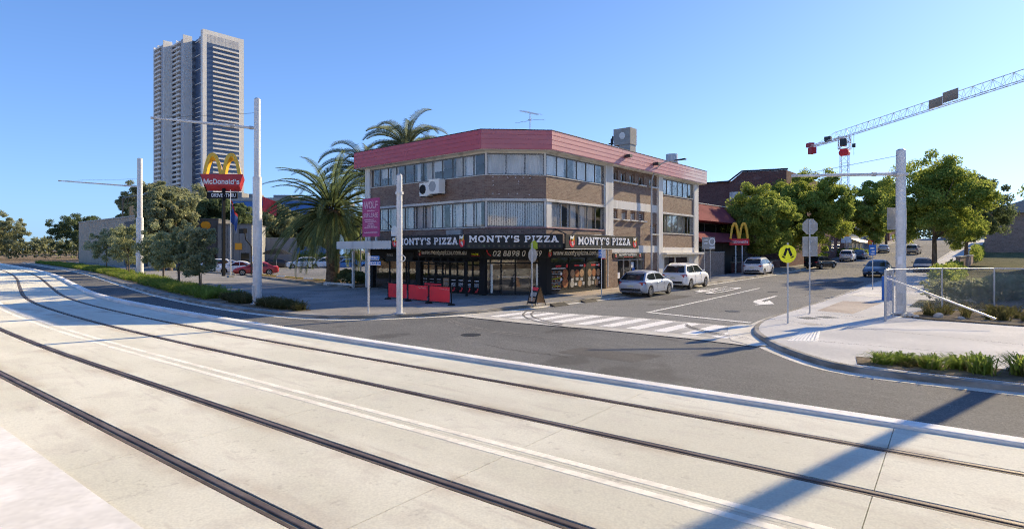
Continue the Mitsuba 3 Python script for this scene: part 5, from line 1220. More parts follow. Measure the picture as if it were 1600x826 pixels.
def tree(name, x, y, h, rx, rz, zc, label, pal, seed, nclump=110, per=130, size=.13, trunk=.16, group=None, ry=None, gap=.47, base=None, limbs=7, cat_='tree', lean=0.0, clump=0.55):
    r = np.random.default_rng(seed); ry = ry or rx
    b0 = float(gz(x, y)) + .12 if base is None else base
    k = thing(name, label, cat_, group)
    pts = []
    tries = 0
    while len(pts) < nclump and tries < nclump * 40:
        tries += 1
        d = r.normal(size=3); d /= np.linalg.norm(d); q = d * r.random() ** .38
        if q[2] < -.9: continue
        w = np.array([q[0] * rx, q[1] * ry, q[2] * rz])
        w *= 0.80 + 0.42 * meshkit.noise(d[None] * 2.3 + seed, seed)[0]
        if meshkit.noise((w * .62 + seed * 3.1)[None], seed + 5)[0] < gap - .1 * (np.linalg.norm(q) < .5): continue
        pts.append(w)
    pts = np.array(pts) + [x + lean, y, zc]
    cr = clump * (rx / 3.0) ** .5 * (0.65 + .7 * r.random(len(pts)))
    m, c = leaf_cloud(r, pts, cr, per, size, pal)
    part(k, 'crown', m, 'm_leaf', color=c)
    fork = np.array([x + lean * .3, y, b0 + (zc - rz * .72 - b0) * .9])
    tr = [tube([(x, y, b0 - .05), (x + lean * .1, y + .03, b0 + (fork[2] - b0) * .5), fork, (x + lean * .8, y, zc + rz * .2)], [trunk * 1.15, trunk * .95, trunk * .8, trunk * .3], 9)]
    far = pts[r.choice(len(pts), min(limbs, len(pts)), False)]
    for q in far:
        s = fork + (np.array([x + lean * .8, y, zc]) - fork) * r.random() * .6
        mid = (s + q) / 2 + [0, 0, .12 * np.linalg.norm(q - s)]
        tr.append(tube([s, mid, q], [trunk * .5, trunk * .3, trunk * .1], 6))
    part(k, 'trunk', cat(tr), 'm_bark', smooth=40)
    return k


# street trees of the side street
tree('street_tree', -19.4, 63.2, 11, 3.6, 3.5, 5.9, 'broad leafy street tree above the white car and the twin-post restaurant sign', G_PLANE, 11, 300, 190, .125, .2, gap=.42)
tree('street_tree', -18.4, 77.0, 13, 4.6, 4.9, 7.5, 'tallest leafy street tree, behind the octagonal sign back', G_PLANE, 12, 420, 190, .14, .26, gap=.42)
tree('street_tree', -17.6, 119.0, 15, 4.7, 5.0, 9.6, 'leafy street tree up the hill, left of the thick pale pole', G_PLANE, 13, 300, 150, .2, .25, gap=.42)
tree('street_tree', -20.0, 152.0, 15, 5.0, 5.0, 12.0, 'distant street tree near the top of the hill', G_DARK, 14, 160, 120, .24, .25)
tree('street_tree', -4.9, 66.0, 11, 4.2, 4.2, 7.0, 'leafy tree on the right footpath, its crown behind the thick pale pole', G_PLANE, 15, 300, 190, .125, .22, gap=.42)
tree('street_tree', -3.6, 92.0, 12, 4.4, 4.4, 7.8, 'leafy tree on the right side farther up the street', G_DARK, 16, 200, 130, .18, .22)
tree('garden_tree', 5.2, 50.0, 10, 4.0, 3.4, 6.4, 'spreading tree in the garden right of the street', G_PLANE, 17, 260, 150, .15, .2)
tree('garden_tree', 12.5, 42.0, 9, 3.6, 3.0, 5.4, 'rounded tree at the far right of the garden', G_EUC, 18, 220, 150, .14, .2)
tree('garden_tree', 19.0, 62.0, 13, 5.0, 5.0, 7.6, 'tall tree behind the rounded one at the far right', G_DARK, 19, 220, 130, .2, .28)
# young trees in the planting bed on the left
for x, y, h, rx, sd, lb, n in ((-37.0, 14.2, 4.5, 1.12, 21, 'dark young tree nearest the palm, tied to a short stake', 75), (-44.6, 15.7, 4.9, 1.5, 22, 'young grey-green tree in the bed, second from the palm', 95), (-51.5, 17.0, 4.9, 1.75, 23, 'bushy young tree in the bed, third from the palm', 105),
                              (-65.5, 18.6, 5.4, 2.0, 24, 'young tree just left of the tallest tram pole', 100), (-72.5, 20.4, 5.2, 1.9, 25, 'young tree second left of the tallest tram pole', 90), (-84.5, 21.6, 5.3, 2.0, 26, 'young tree farthest left in the planting bed', 90)):
    k = tree('young_tree', x, y, h, rx, h * .37, h * .62, lb, G_EUC if sd == 21 else G_YOUNG, sd, n, 95, .10, .055, gap=.40, limbs=9, base=.16, clump=.42)
    part(k, 'stake', cyl(x + .55, y - .1, .1, 1.35, .035, n=7), 'm_wood'); part(k, 'tie', tube([(x, y, 1.2), (x + .55, y - .1, 1.2)], .015, 4), 'm_rubber')
# trees behind the car park
for i, (x, y, rx, rz, zc, pal, lb) in enumerate(((-81.6, 27.8, 3.4, 3.9, 7.0, G_EUC, 'broad grey-green tree behind the young trees left of the black pylon'), (-86.5, 28.6, 2.9, 3.2, 7.0, G_DARK, 'darker tree at the left end of the dark restaurant wall'), (-106, 37, 5.0, 4.8, 8.6, G_EUC, 'rounded grey-green tree above the restaurant roof, below the tower'), (-190, 62, 8, 6, 9, G_EUC, 'wide tree far beyond the left end of the road'), (-215, 48, 8, 6, 8, G_DARK, 'dark tree far away where the road leaves at the left'), (-225, 30, 8, 6, 8, G_EUC, 'pale distant tree at the left edge above the tracks'), (-240, 12, 9, 6, 8, G_DARK, 'leftmost distant tree beyond the tracks'), (-112, 44, 5.0, 4.6, 9.4, G_EUC, 'tall grey-green tree between the tallest tram pole and the tower'),
        (-143, 45, 6.0, 4.8, 13.2, G_EUC, 'open-crowned gum tree seen left of the tower base'), (-99.5, 41.5, 4.6, 3.6, 8.2, G_DARK, 'dark tree behind the grey restaurant wall'), (-102, 51.0, 4.8, 3.8, 7.2, G_EUC, 'olive tree right of the restaurant flagpole'),
        (-107, 56, 4.6, 4.0, 7.4, G_DARK, 'dark tree left of the palm, below the blue building'), (-103, 60.5, 5.2, 3.8, 6.8, G_EUC, 'olive tree right behind the palm crown'), (-94, 67, 4.8, 3.6, 6.2, G_DARK, 'dark low tree behind the car park hedge'),
        (-128, 48, 6, 4.6, 9.5, G_EUC, 'gum tree behind the brown wall at the far left'), (-160, 48, 6, 5, 11.5, G_DARK, 'dark tree behind the left end of the brown building'))):
    tree('background_tree', x, y, 12, rx, rz, zc, lb, pal, 40 + i, 210, 130, .24, .3, gap=.40)


def leafy_box(name, x0, y0, x1, y1, w, z0, z1, label, pal, seed, n, size, category='hedge', kind=None):
    r = np.random.default_rng(seed); q = r.random((n, 3)); d = np.array([x1 - x0, y1 - y0]); nn = np.array([-d[1], d[0]]) / np.linalg.norm(d)
    h = z0 + (z1 - z0) * (.55 + .5 * meshkit.noise(np.stack([q[:, 0] * np.linalg.norm(d) / 1.1, q[:, 1] * w, q[:, 0] * 0], 1), seed)) * (1 - .25 * np.abs(2 * q[:, 1] - 1) ** 3)
    p = np.stack([x0 + d[0] * q[:, 0] + nn[0] * w * (q[:, 1] - .5), y0 + d[1] * q[:, 0] + nn[1] * w * (q[:, 1] - .5), z0 + (h - z0) * q[:, 2] ** .5], 1)
    m, c = leaf_cloud(r, p, np.full(n, size * 1.5), 8, size, pal)
    k = thing(name, label, category)
    if kind: labels[k]['kind'] = kind
    scene[k] = mikit.ply(m, 'm_leaf', color=c); return k


leafy_box('hedge', -99.5, 54.4, -84, 67.6, 2.0, 0.0, 2.7, 'bright green clipped hedge along the back of the car park', G_LIME, 61, 2600, .12)
leafy_box('hedge', -21.5, 84.5, -20.4, 96, 1.2, .7, 2.6, 'clipped green hedge behind the black hatchback', G_LIME, 62, 800, .12)
leafy_box('hedge', -20.8, 108, -19.8, 126, 1.2, 1.3, 3.2, 'green hedge before the pale house up the hill', G_PLANE, 63, 800, .13)
leafy_box('shrub', -39.0, 25.6, -36.6, 25.4, 1.6, .2, 1.45, 'dark shrub between the palm trunk and the shop corner', G_DARK, 64, 420, .10, 'shrub')
leafy_box('hedge', -2.4, 34, 1.5, 40.5, 1.8, .2, 1.5, 'low shrubs in the garden behind the wire fence', G_EUC, 65, 900, .1)
leafy_box('hedge', 3, 33, 14, 31, 2.2, .2, 1.7, 'shrubs at the right end of the garden behind the fence', G_LIME, 66, 1300, .1)


def blades(r, px, py, z, h, n, spread, width, pal, droop=.8):
    """A clump of arching strap leaves."""
    a = r.random(n) * 2 * PI; l = h * (.6 + .6 * r.random(n)); s = spread * (.3 + .9 * r.random(n))
    x0 = px + r.normal(size=n) * spread * .22; y0 = py + r.normal(size=n) * spread * .22
    dx, dy = np.cos(a), np.sin(a); wx, wy = -dy * width, dx * width
    P = []
    for t, q, w in ((0, 0, 1.0), (.55, .30, 1.1), (.9, .72, .7), (.9 - .25 * droop, 1.1, .08)):
        P.append((x0 + dx * s * q, y0 + dy * s * q, z + l * t, w))
    v = np.stack([np.stack([p[0] + sg * wx * p[3], p[1] + sg * wy * p[3], p[2]], 1) for p in P for sg in (-1, 1)], 1).reshape(-1, 3)
    i = np.arange(n) * 8; f = []
    for k in (0, 2, 4): f += [np.stack([i + k, i + k + 1, i + k + 3], 1), np.stack([i + k, i + k + 3, i + k + 2], 1)]
    pal = np.array(pal); w = r.random(n)[:, None]; c = pal[0] * (1 - w) + pal[1] * w; dry = r.random(n) < .1; c[dry] = pal[2]
    return trimesh.Trimesh(v, np.vstack(f), process=False), np.repeat(c, 8, 0)


def clumps(r, pts, h, n, spread, width, pal):
    ms, cs = [], []
    for x, y, z in pts:
        m, c = blades(r, x, y, z, h * (.75 + .5 * r.random()), n, spread, width, pal); ms.append(m); cs.append(c)
    return cat(ms), np.vstack(cs)


r_ = np.random.default_rng(5)
G_STRAP = [(0.18, 0.26, 0.05), (0.33, 0.42, 0.09), (0.45, 0.41, 0.17)]
G_DRY = [(0.085, 0.095, 0.035), (0.16, 0.15, 0.065), (0.30, 0.24, 0.13)]
pts = []
while len(pts) < 900:
    x = -150 + 118 * r_.random() ** .75; y0, y1 = np.interp(x, [-150, -118, -90, -75, -63, -50, -39, -32], [26.0, 23.2, 20.6, 18.7, 16.9, 14.9, 13.2, 12.4]), np.interp(x, [-150, -118, -90, -75, -53, -40, -32], [28.6, 26, 23.4, 21.3, 17.4, 15.2, 14.5])
    pts.append((x, y0 + .25 + (y1 - y0 - .35) * r_.random(), .16))
m, c = clumps(r_, pts, .46, 46, .5, .014, G_STRAP)
stuff('bed_grass', m, 'm_leaf', 'bright green strap-leaved planting filling the bed along the left road', 'planting', c)
pts = [(-31.5 + q[0] * 1.6, 13.2 + q[1] * .9, .16) for q in r_.random((26, 2))] + [(-29.6 + q[0] * 1.5, 12.7 + q[1] * .9, .16) for q in r_.random((22, 2))] + [(-26.6 + q[0] * 2.3, 12.75 + q[1] * .7, .16) for q in r_.random((36, 2))] + [(-24.2 + q[0] * 1.0, 12.8 + q[1] * .5, .16) for q in r_.random((7, 2))]
m, c = clumps(r_, pts, .36, 50, .42, .011, G_DRY)
stuff('dry_grass', m, 'm_leaf', 'darker half-dry tussocks round the foot of the tram pole left of the palm', 'grass', c)
for i, (x, y) in enumerate(((-2.1, 15.5), (-1.75, 15.9), (-1.2, 15.55), (-.75, 15.95), (-.35, 15.6), (.3, 15.95), (1.0, 15.7), (1.75, 16.2), (3.0, 16.1), (4.3, 16.3))):
    m, c = blades(np.random.default_rng(80 + i), x, y, .17, [.26, .22, .30, .28, .40, .44, .36, .46, .40, .44][i], 170, .42, .012, G_STRAP)
    kk = solo('strap_leaf_plant', m, 'm_leaf', ['leftmost tuft of the strap-leaved plants in the right corner bed', 'second tuft from the left in the right corner bed', 'third tuft from the left in the right corner bed', 'fourth tuft from the left in the right corner bed', 'fifth tuft from the left in the right corner bed', 'sixth tuft from the left in the corner bed', 'seventh tuft from the left in the corner bed', 'eighth tuft from the left in the corner bed', 'ninth tuft from the left in the corner bed', 'rightmost tuft in the corner bed'][i], 'plant', 'strap-leaved plants in the right corner bed', color=c)
pts = [(-2.6 + 8 * q[0], 27 + 4.5 * q[1], .2) for q in r_.random((70, 2)) if q[0] + q[1] > .15]
m, c = clumps(r_, pts, .4, 40, .35, .012, G_DRY)
stuff('garden_grass', m, 'm_leaf', 'sparse dry grass among the stones of the right garden', 'grass', c)
for i, (x, y, s) in enumerate(((-2.75, 26.9, .15), (-2.95, 26.75, .09), (-2.55, 26.75, .09), (-1.9, 27.2, .16), (-1.2, 27.0, .12))):
    q = trimesh.creation.icosphere(subdivisions=2, radius=s); v = np.array(q.vertices); v *= (.75 + .5 * meshkit.noise(v * 6 + i, i))[:, None]; v[:, 2] *= .7; q.vertices = v + [x, y, .2 + s * .35]
    solo('garden_stone', q, 'm_rock', ['pale stone at the foot of the thick right pole, the largest of three', 'small pale stone left of the largest one at the thick pole', 'small pale stone just right of the thick pole foot', 'large stone in the garden right of the pole', 'stone farthest right in the garden edge'][i], 'stone', smooth=50)


m, c = clumps(r_, [(-2.4 + 9 * q[0], 15.3 + 1.0 * q[1] + .08 * 9 * q[0] * .8, .17) for q in r_.random((70, 2))], .16, 26, .22, .008, G_DRY)
stuff('bed_weeds', m, 'm_leaf', 'low weeds and dry grass between the tufts of the right corner bed', 'weeds', c)
leafy_box('tree_line', -262, -60, -262, 90, 10, 0, 8, 'continuous dark line of trees on the far left horizon', G_EUC, 71, 3600, .5, 'trees', 'stuff')
leafy_box('tree_line', -60, 262, 90, 262, 12, 5, 17, 'continuous line of trees on the crest of the hill', G_DARK, 72, 4200, .5, 'trees', 'stuff')
for x0, y0, x1, y1, lb, sd in ((-3.0, 44, -3.0, 64, 'trimmed hedge along the right footpath nearest the thick pole', 73), (-2.9, 96, -2.9, 122, 'trimmed hedge along the right footpath up the hill', 74)):
    leafy_box('hedge', x0, y0, x1, y1, 1.1, float(gz(x0, y0)), float(gz(x0, y1)) + 1.7, lb, G_PLANE, sd, 1100, .11)

# ------------------------------------------------------------------ palms
def frond(r, base, az, rise, length, droop, n=46, leaf=.42, wid=.02, pal=G_DARK, vee=.5):
    t = np.linspace(0, 1, 15); d = np.array([math.cos(az), math.sin(az)])
    ang = rise - droop * t ** 1.25; ds = length / 14
    hx_ = np.cumsum(np.cos(ang)) * ds; hz_ = np.cumsum(np.sin(ang)) * ds
    sp = np.stack([base[0] + d[0] * hx_, base[1] + d[1] * hx_, base[2] + hz_], 1)
    tt = np.repeat(np.linspace(.08, 1, n), 2); sd = np.tile([-1, 1], n)
    p = np.stack([np.interp(tt, t, sp[:, k]) for k in range(3)], 1)
    a = np.interp(tt, t, ang); tan = np.stack([d[0] * np.cos(a), d[1] * np.cos(a), np.sin(a)], 1)
    side = np.stack([-d[1] * sd, d[0] * sd, 0 * sd], 1); up = np.cross(tan, np.stack([-d[1] + 0 * sd, d[0] + 0 * sd, 0 * sd], 1)); up *= np.sign(up[:, 2:] + 1e-9)
    ll = leaf * np.sin(PI * np.clip(tt * .86 + .10, 0, 1)) ** .6 * (.85 + .3 * r.random(2 * n))
    dirv = side * .78 + tan * .5 + up * vee * .5; dirv /= np.linalg.norm(dirv, axis=1, keepdims=True)
    tip = p + dirv * ll[:, None]; tip[:, 2] -= ll * (.18 + .25 * r.random(2 * n))
    mid = p + dirv * ll[:, None] * .55; w = tan * wid
    v = np.stack([p - w, p + w, mid + w * .9, mid - w * .9, tip], 1).reshape(-1, 3); i = np.arange(2 * n) * 5
    f = np.vstack([np.stack([i, i + 1, i + 2], 1), np.stack([i, i + 2, i + 3], 1), np.stack([i + 3, i + 2, i + 4], 1)])
    pal = np.array(pal); w_ = r.random(2 * n)[:, None] * .5 + .5 * r.random(); c = np.repeat(pal[0] * (1 - w_) + pal[1] * w_, 5, 0)
    rac = tube(sp, np.linspace(.045, .010, 15), 5); cr = np.tile(np.array([[.16, .15, .05]]), (len(rac.vertices), 1))
    return cat([trimesh.Trimesh(v, f, process=False), rac]), np.vstack([c, cr])


def palm(x, y, hb, label, nf, length, seed, trunk=.42, top=None, pal=G_DARK, droop=(1.2, 1.9), leaf=.42, group=None, base=.2, rise=(-.9, 1.35), nl=44, vee=.5):
    r = np.random.default_rng(seed); k = thing('palm_tree', label, 'palm tree', group)
    zs = np.linspace(base - .05, hb, 40); rad = trunk * (1.0 + .22 * np.exp(-(zs - base) / .5)) * (1 + .05 * np.sin(zs * 21)) * np.interp(zs, [base, hb - 1.0, hb], [1, 1.0, 1.25])
    part(k, 'trunk', tube([(x, y, z) for z in zs], rad, 18), 'm_palm_bark', smooth=True)
    st = []
    for i in range(110):
        a = i * 2.39996; z = base + .5 + (hb - base - .3) * (i / 110) ** .8
        rr = np.interp(z, zs, rad); st.append(hull([(x + math.cos(a + q) * rr * m_, y + math.sin(a + q) * rr * m_, z + dz) for q, m_, dz in ((-.2, .9, -.08), (.2, .9, -.08), (-.12, .96, .1), (.12, .96, .1), (0, 1.16, .06))]))
    part(k, 'leaf_scars', cat(st), 'm_palm_bark', stuff=True)
    for i in range(nf):
        u = (i + .5) / nf; ri = rise[1] + (rise[0] - rise[1]) * u ** 1.0
        m, c = frond(r, (x + .2 * math.cos(i * 2.39996), y + .2 * math.sin(i * 2.39996), hb - .15), i * 2.39996 + r.normal() * .12, ri + r.normal() * .06, length * (.86 + .24 * r.random()), r.uniform(*droop) * (1.0 if ri > 0 else .55), nl, leaf, .026, pal, vee)
        part(k, 'frond', m, 'm_leaf', color=c)
    return k


G_PALM1 = [(0.11, 0.165, 0.08), (0.24, 0.295, 0.13), (0.33, 0.35, 0.17)]
palm(-40.6, 25.6, 6.0, 'thick-trunked date palm standing on the verge left of the corner building', 120, 5.3, 101, .50, droop=(1.05, 1.75), rise=(-.85, 1.42), leaf=.5, pal=G_PALM1, nl=62)
G_PALM2 = [(0.11, 0.14, 0.085), (0.23, 0.26, 0.15), (0.32, 0.32, 0.2)]
palm(-43.0, 35.0, 12.6, 'tall palm behind the building, its crown showing above the red fascia', 36, 4.3, 102, .22, pal=G_PALM2, droop=(1.3, 2.2), leaf=.85, rise=(-.3, 1.4), nl=60, vee=1.3)
palm(-42.8, 30.5, 9.7, 'second palm behind the left end of the building, between the fascia and the date palm', 34, 4.4, 103, .22, pal=G_PALM2, droop=(1.3, 2.2), leaf=.85, rise=(-.3, 1.4), nl=60, vee=1.3)

# ------------------------------------------------------------------ restaurant signs, flags, grey restaurant
def arches(w, h, th, d):
    gs = []
    for s in (-1, 1):
        u = np.linspace(-1, 1, 25); pts = [(s * w / 4 * 1.02 + q * w / 4 * .92, h * (1 - abs(q) ** 2.5)) for q in u]
        gs.append(LineString(pts).buffer(th / 2, cap_style=2, join_style=1))
    return extr(union_all(gs).intersection(sbox(-w, 0, w, h * 1.2)), -d / 2, d / 2)


k = thing('restaurant_pylon', 'tall black pylon with yellow arches over a red restaurant board and a drive-through strip', 'sign')
A_ = Fr((-60.05, 25.25), (.70, .714)); W_ = 3.9
part(k, 'pole', bx(-60.2, -59.9, 25.25, 25.5, .1, 9.0), 'm_black')
tz = extr(Polygon([(-W_ / 2 - .12, 1.30), (W_ / 2 + .12, 1.30), (W_ / 2 - .22, .14), (-W_ / 2 + .32, .14)]), -.3, .2)
part(k, 'red_board', A_.put(tz, 0, 0, 8.92), 'm_mcred')
part(k, 'board_side', A_.put(extr(Polygon([(-W_ / 2 - .16, 1.33), (-W_ / 2 - .02, 1.33), (-W_ / 2 + .36, .12), (-W_ / 2 + .26, .08)]), -.42, .18), 0, 0, 8.92), 'm_black')
part(k, 'lettering', A_.put(word("McDonald's", .46, 3.45, .03), -1.72, .2, 9.42), 'm_sign_white', label="white bold lettering McDonald's")
part(k, 'arches', A_.put(arches(3.55, 2.25, .34, .42), 0, -.1, 9.95), 'm_yellow', label='pair of tall yellow arches')
part(k, 'drive_strip', A_.box(-1.5, 1.45, -.2, 0, 7.98, 8.6), 'm_black')
part(k, 'lettering', A_.put(word('DRIVE-THRU', .34, 2.35, .02), -1.05, .001, 8.13), 'm_sign_white', label='white lettering DRIVE-THRU')
k = thing('restaurant_sign', 'small red restaurant board with yellow arches on two white posts by the street', 'sign')
A2 = Fr((-19.95, 58.0), (.80, .60)); zb_ = float(gz(-20, 58))
part(k, 'post', cat([A2.box(a - .05, a + .05, -.12, -.02, zb_ + .1, 3.5) for a in (-.32, .32)]), 'm_galv_pale')
part(k, 'red_board', A2.box(-.95, .95, -.12, .08, 3.25, 3.9), 'm_red'); part(k, 'lettering', A2.put(word("McDonald's", .24, 1.66, .01), -.83, .081, 3.47), 'm_sign_white', label="white lettering McDonald's")
part(k, 'arches', A2.put(arches(1.72, 1.5, .20, .14), 0, -.02, 3.86), 'm_yellow', label='pair of yellow arches')


def flag(x, y, ztop, pole_top, cols, label, plabel, w, h, ang, limp):
    k = thing('flag_pole', plabel, 'flagpole')
    part(k, 'pole', cyl(x, y, .1, pole_top, .06, .04, 10), 'm_galv_pale', smooth=30); part(k, 'base', bx(x - .25, x + .25, y - .25, y + .25, .05, .35), 'm_conc')
    kf = thing('flag', label, 'flag')
    for j, (m_, u0, u1) in enumerate(cols):
        vs, fs = [], []; nu, nv = 10, 12
        for a in np.linspace(u0, u1, nu):
            for b in np.linspace(0, 1, nv):
                q = b * w * (1 - .62 * limp); wob = .10 * math.sin(7 * b + 4 * a) + limp * .12 * math.sin(14 * b + 2 * a)
                vs.append((x + math.cos(ang) * (q + .05) - math.sin(ang) * wob, y + math.sin(ang) * (q + .05) + math.cos(ang) * wob, ztop - a * h - b * (.12 + .8 * limp) * w))
        for a in range(nu - 1):
            for b in range(nv - 1):
                i = a * nv + b; fs += [[i, i + 1, i + nv + 1], [i, i + nv + 1, i + nv]]
        part(kf, 'cloth', trimesh.Trimesh(vs, fs, process=False), m_, smooth=True)


flag(-56.7, 24.6, 7.6, 8.6, [('m_red_deep', 0, .16), ('m_blue', .16, 1)], 'limp blue flag with a red top on the pole beside the black pylon', 'pale flagpole right of the black pylon', 1.5, 1.9, .6, 1)
flag(-58.6, 28.6, 8.35, 8.7, [('m_mcred', 0, 1)], 'red flag with yellow edges blowing out right of the tram pole', 'flagpole hidden behind the tall tram pole left of the palm', 1.75, 1.5, .75, .25)
# the grey restaurant
k = thing('restaurant', 'low dark grey flat-roofed restaurant at the back left of the car park', 'building')
GA = Fr((-89.5, 25.4), (.62, .785))
part(k, 'wall', GA.box(6.2, 11.2, -9, 0, 0, 7.0), 'm_dark_wall'); part(k, 'wall', GA.box(11.21, 15.6, -8, .4, 0, 6.3), 'm_grey_wall')
part(k, 'parapet', cat([GA.box(6.1, 11.25, -9.1, .1, 7.0, 7.15), GA.box(11.26, 15.7, -8.1, .5, 6.3, 6.42)]), 'm_dark_wall')
part(k, 'groove', cat([GA.box(a, a + .05, .401, .43, .3, 6.2) for a in np.arange(11.7, 15.4, .75)]), 'm_dark_wall')
kw = part(k, 'window', GA.box(6.5, 10.9, .001, .06, .8, 2.8), 'm_black_frame'); part(kw, 'pane', cat([GA.box(6.6 + i * 1.45, 7.9 + i * 1.45, .06, .075, .9, 2.7) for i in range(3)]), 'm_car_glass')
part(k, 'door', GA.box(14.2, 15.3, .402, .44, .05, 2.4), 'm_car_glass')
for a, z, w_, h_, lb in ((9.6, 6.15, 1.25, .95, 'round orange wall lamp high on the dark restaurant wall'), (13.9, 3.3, .9, .9, 'square orange panel low on the grey restaurant wall')):
    solo('wall_sign', GA.put(extr(affinity.scale(Point(0, 0).buffer(.5, 12 if a < 10 else 1), w_ * (1 if a < 10 else 1.3), h_ * (1 if a < 10 else 1.3)), 0, .12), a, .42 if a > 10 else .02, z) if a < 10 else GA.box(a - .45, a + .45, .42, .54, z - .45, z + .45), 'm_orange', lb, 'wall sign')
k = thing('drive_gate', 'dark bent height-gauge post beside the tram pole left of the palm', 'height gauge')
part(k, 'post', tube([(-62.2, 29.2, .1), (-62.2, 29.2, 3.2), (-62.6, 28.8, 3.9), (-62.7, 28.7, 4.9)], .07, 8), 'm_black'); part(k, 'box', bx(-63.4, -62.3, 28.4, 28.8, 4.6, 5.1), 'm_black')
for i, (x, y, d) in enumerate(((-80.5, 37.0, 'black closed umbrella left of the tram pole by the white van'), (-81.5, 42.0, 'spread black umbrella against the grey wall left of the palm'))):
    k = thing('umbrella', d, 'umbrella'); part(k, 'pole', cyl(x, y, .05, 3.0, .04, n=8), 'm_galv')
    part(k, 'canopy', loft([np.array([(x + rr * math.cos(a), y + rr * math.sin(a), z) for a in np.linspace(0, 2 * PI, 13)[:-1]]) for rr, z in ((2.2 if i else .6, 2.2), (1.2 if i else .4, 2.75), (.05, 3.1))], False), 'm_black')
k = thing('boundary_wall', 'pale grey block wall at the back of the car park left of the palm', 'wall'); scene.update({}); WA = Fr((-87.6, 40.6), (.42, .91))
part(k, 'block_wall', WA.box(0, 7, -.2, 0, 0, 4.6), 'm_grey_wall'); part(k, 'coping', WA.box(-.05, 7.05, -.25, .05, 4.6, 4.7), 'm_conc')
k = thing('warehouse', 'brown-grey windowless building at the far left behind the young trees', 'building'); WB = Fr((-150, 33.4), (1, 0))
part(k, 'wall', WB.box(0, 44, -10, 0, 0, 8.6), 'm_tan_wall'); part(k, 'dark_bay', WB.box(31, 42, .001, .3, 0, 7.8), 'm_dark_wall'); part(k, 'parapet', WB.box(-.1, 44.1, -10.1, .12, 8.6, 8.8), 'm_conc')
k = thing('blank_hoarding', 'plain tan billboard on a dark frame above the building at the far left', 'billboard')
part(k, 'board', WB.box(29.3, 38.8, -1.2, -1.0, 8.7, 10.7), 'm_tan_panel'); part(k, 'frame', cat([WB.box(25, 25.2, -1.2, -1.0, 8.6, 12.6), WB.box(25, 38.6, -1.2, -1.0, 12.4, 12.6), WB.box(29.1, 29.29, -1.3, -1.21, 8.6, 10.8), WB.box(38.81, 39, -1.3, -1.21, 8.6, 10.8)] + [bar(WB.p(25.2 + q, -1.1, 10.9), WB.p(26.4 + q, -1.1, 12.4), .05) for q in (0, 2.2, 4.4, 6.6, 8.8, 11)]), 'm_steel_dark')
k = thing('blue_warehouse', 'long blue-walled building behind the palm, pale plant rooms on its roof', 'building'); WC = Fr((-205, 82), (.76, .649))
part(k, 'wall', WC.box(0, 42, -25, 0, 0, 19.5), 'm_blue_wall'); part(k, 'roof', WC.box(-.3, 42.3, -25.3, .3, 19.5, 20.6), 'm_sign_back')
part(k, 'plant_room', cat([WC.box(0, 10, -14, -2, 20.6, 22.6), WC.box(12, 15, -8, -3, 20.6, 22.2), WC.box(20, 26, -12, -4, 20.6, 21.9)]), 'm_grey_wall'); part(k, 'white_panel', WC.box(10.5, 13.5, .001, .2, 12.2, 15.4), 'm_sign_white')
for i in range(7): part(k, 'cladding_rib', WC.box(5.5 + i * 6, 5.65 + i * 6, .001, .15, 0, 19.4), 'm_blue_wall')
k = thing('car_park_lamp', 'slim car park lamp post right of the palm trunk', 'lamp post'); part(k, 'post', cyl(-38.0, 26.4, .1, 4.6, .05, n=8), 'm_galv'); part(k, 'lamp_head', bx(-38.6, -37.4, 26.25, 26.6, 4.55, 4.68), 'm_steel_dark')

# ------------------------------------------------------------------ residential tower
k = thing('apartment_tower', 'very tall pale apartment tower with stacked balconies standing alone on the left', 'tower')
FH, NF = 3.12, 46; TOP = NF * FH
xc, y0_, y1_ = -391.2, 152.5, 178.6
steps = [(-409.1, -391.2, 152.5), (-429.1, -409.1, 147.4), (-447.2, -429.1, 142.3)]
for i, (xa, xb, yf_) in enumerate(steps):
    part(k, 'block', bx(xa, xb - .01, yf_ + 2.2, y1_ + (0 if i == 0 else 8), 0, TOP - (1.2 + .6 * i)), 'm_tower_win' if i else 'm_tower_glass')
    part(k, 'fin_wall', bx(xb - .6, xb, yf_ - .3, yf_ + 2.2 if i == 0 else yf_ + 5.2, 0, TOP + 1.2 - i * .5), 'm_tower')
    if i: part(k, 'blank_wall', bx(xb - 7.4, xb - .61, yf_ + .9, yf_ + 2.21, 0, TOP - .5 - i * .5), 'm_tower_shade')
    if i == 2: part(k, 'fin_wall', bx(xa - .5, xa - .01, yf_ - .3, y1_ + 8, 0, TOP - .6), 'm_tower')
    for n in range(NF):
        z = n * FH
        if i == 0:
            if n < 34 or n % 3 == 0: part(k, 'spandrel', bx(xa + .2, xb - .61, yf_ + 1.9, yf_ + 2.19, z, z + .42), 'm_tower')
        else:
            part(k, 'balcony', bx(xa + .1, xb - 7.41, yf_, yf_ + 2.19, z, z + 1.22), 'm_tower')
            if n % 2 == 0: part(k, 'balcony_divider', bx((xa + xb) / 2 - 4.4, (xa + xb) / 2 - 4.0, yf_ + .5, yf_ + 2.19, z + 1.23, z + 2 * FH - .01 if n < NF - 1 else z + FH), 'm_tower')
for i in (1, 2):
    xb = steps[i][1]
    part(k, 'slot_window', cat([bx(xb - 3.9, xb - 3.0, steps[i][2] + .85, steps[i][2] + .9, z * FH + .5, z * FH + 2.4) for z in range(NF)]), 'm_tower_glass')
part(k, 'side_wall', bx(xc - 12, xc - 3.0, y0_ + 2.21, y1_ - .01, 0, TOP - .2), 'm_tower_win')
part(k, 'side_pier', bx(xc - 2.99, xc, y1_ - 3.2, y1_, 0, TOP + 1.6), 'm_tower'); part(k, 'side_pier', bx(xc - 2.99, xc - .02, y0_ - .29, y0_ + .25, 0, TOP + 1.2), 'm_tower')
part(k, 'crown_beam', bx(xc - 2.99, xc - .01, y0_ + .26, y1_ - 3.21, TOP - 6.5, TOP + 1.5), 'm_tower')
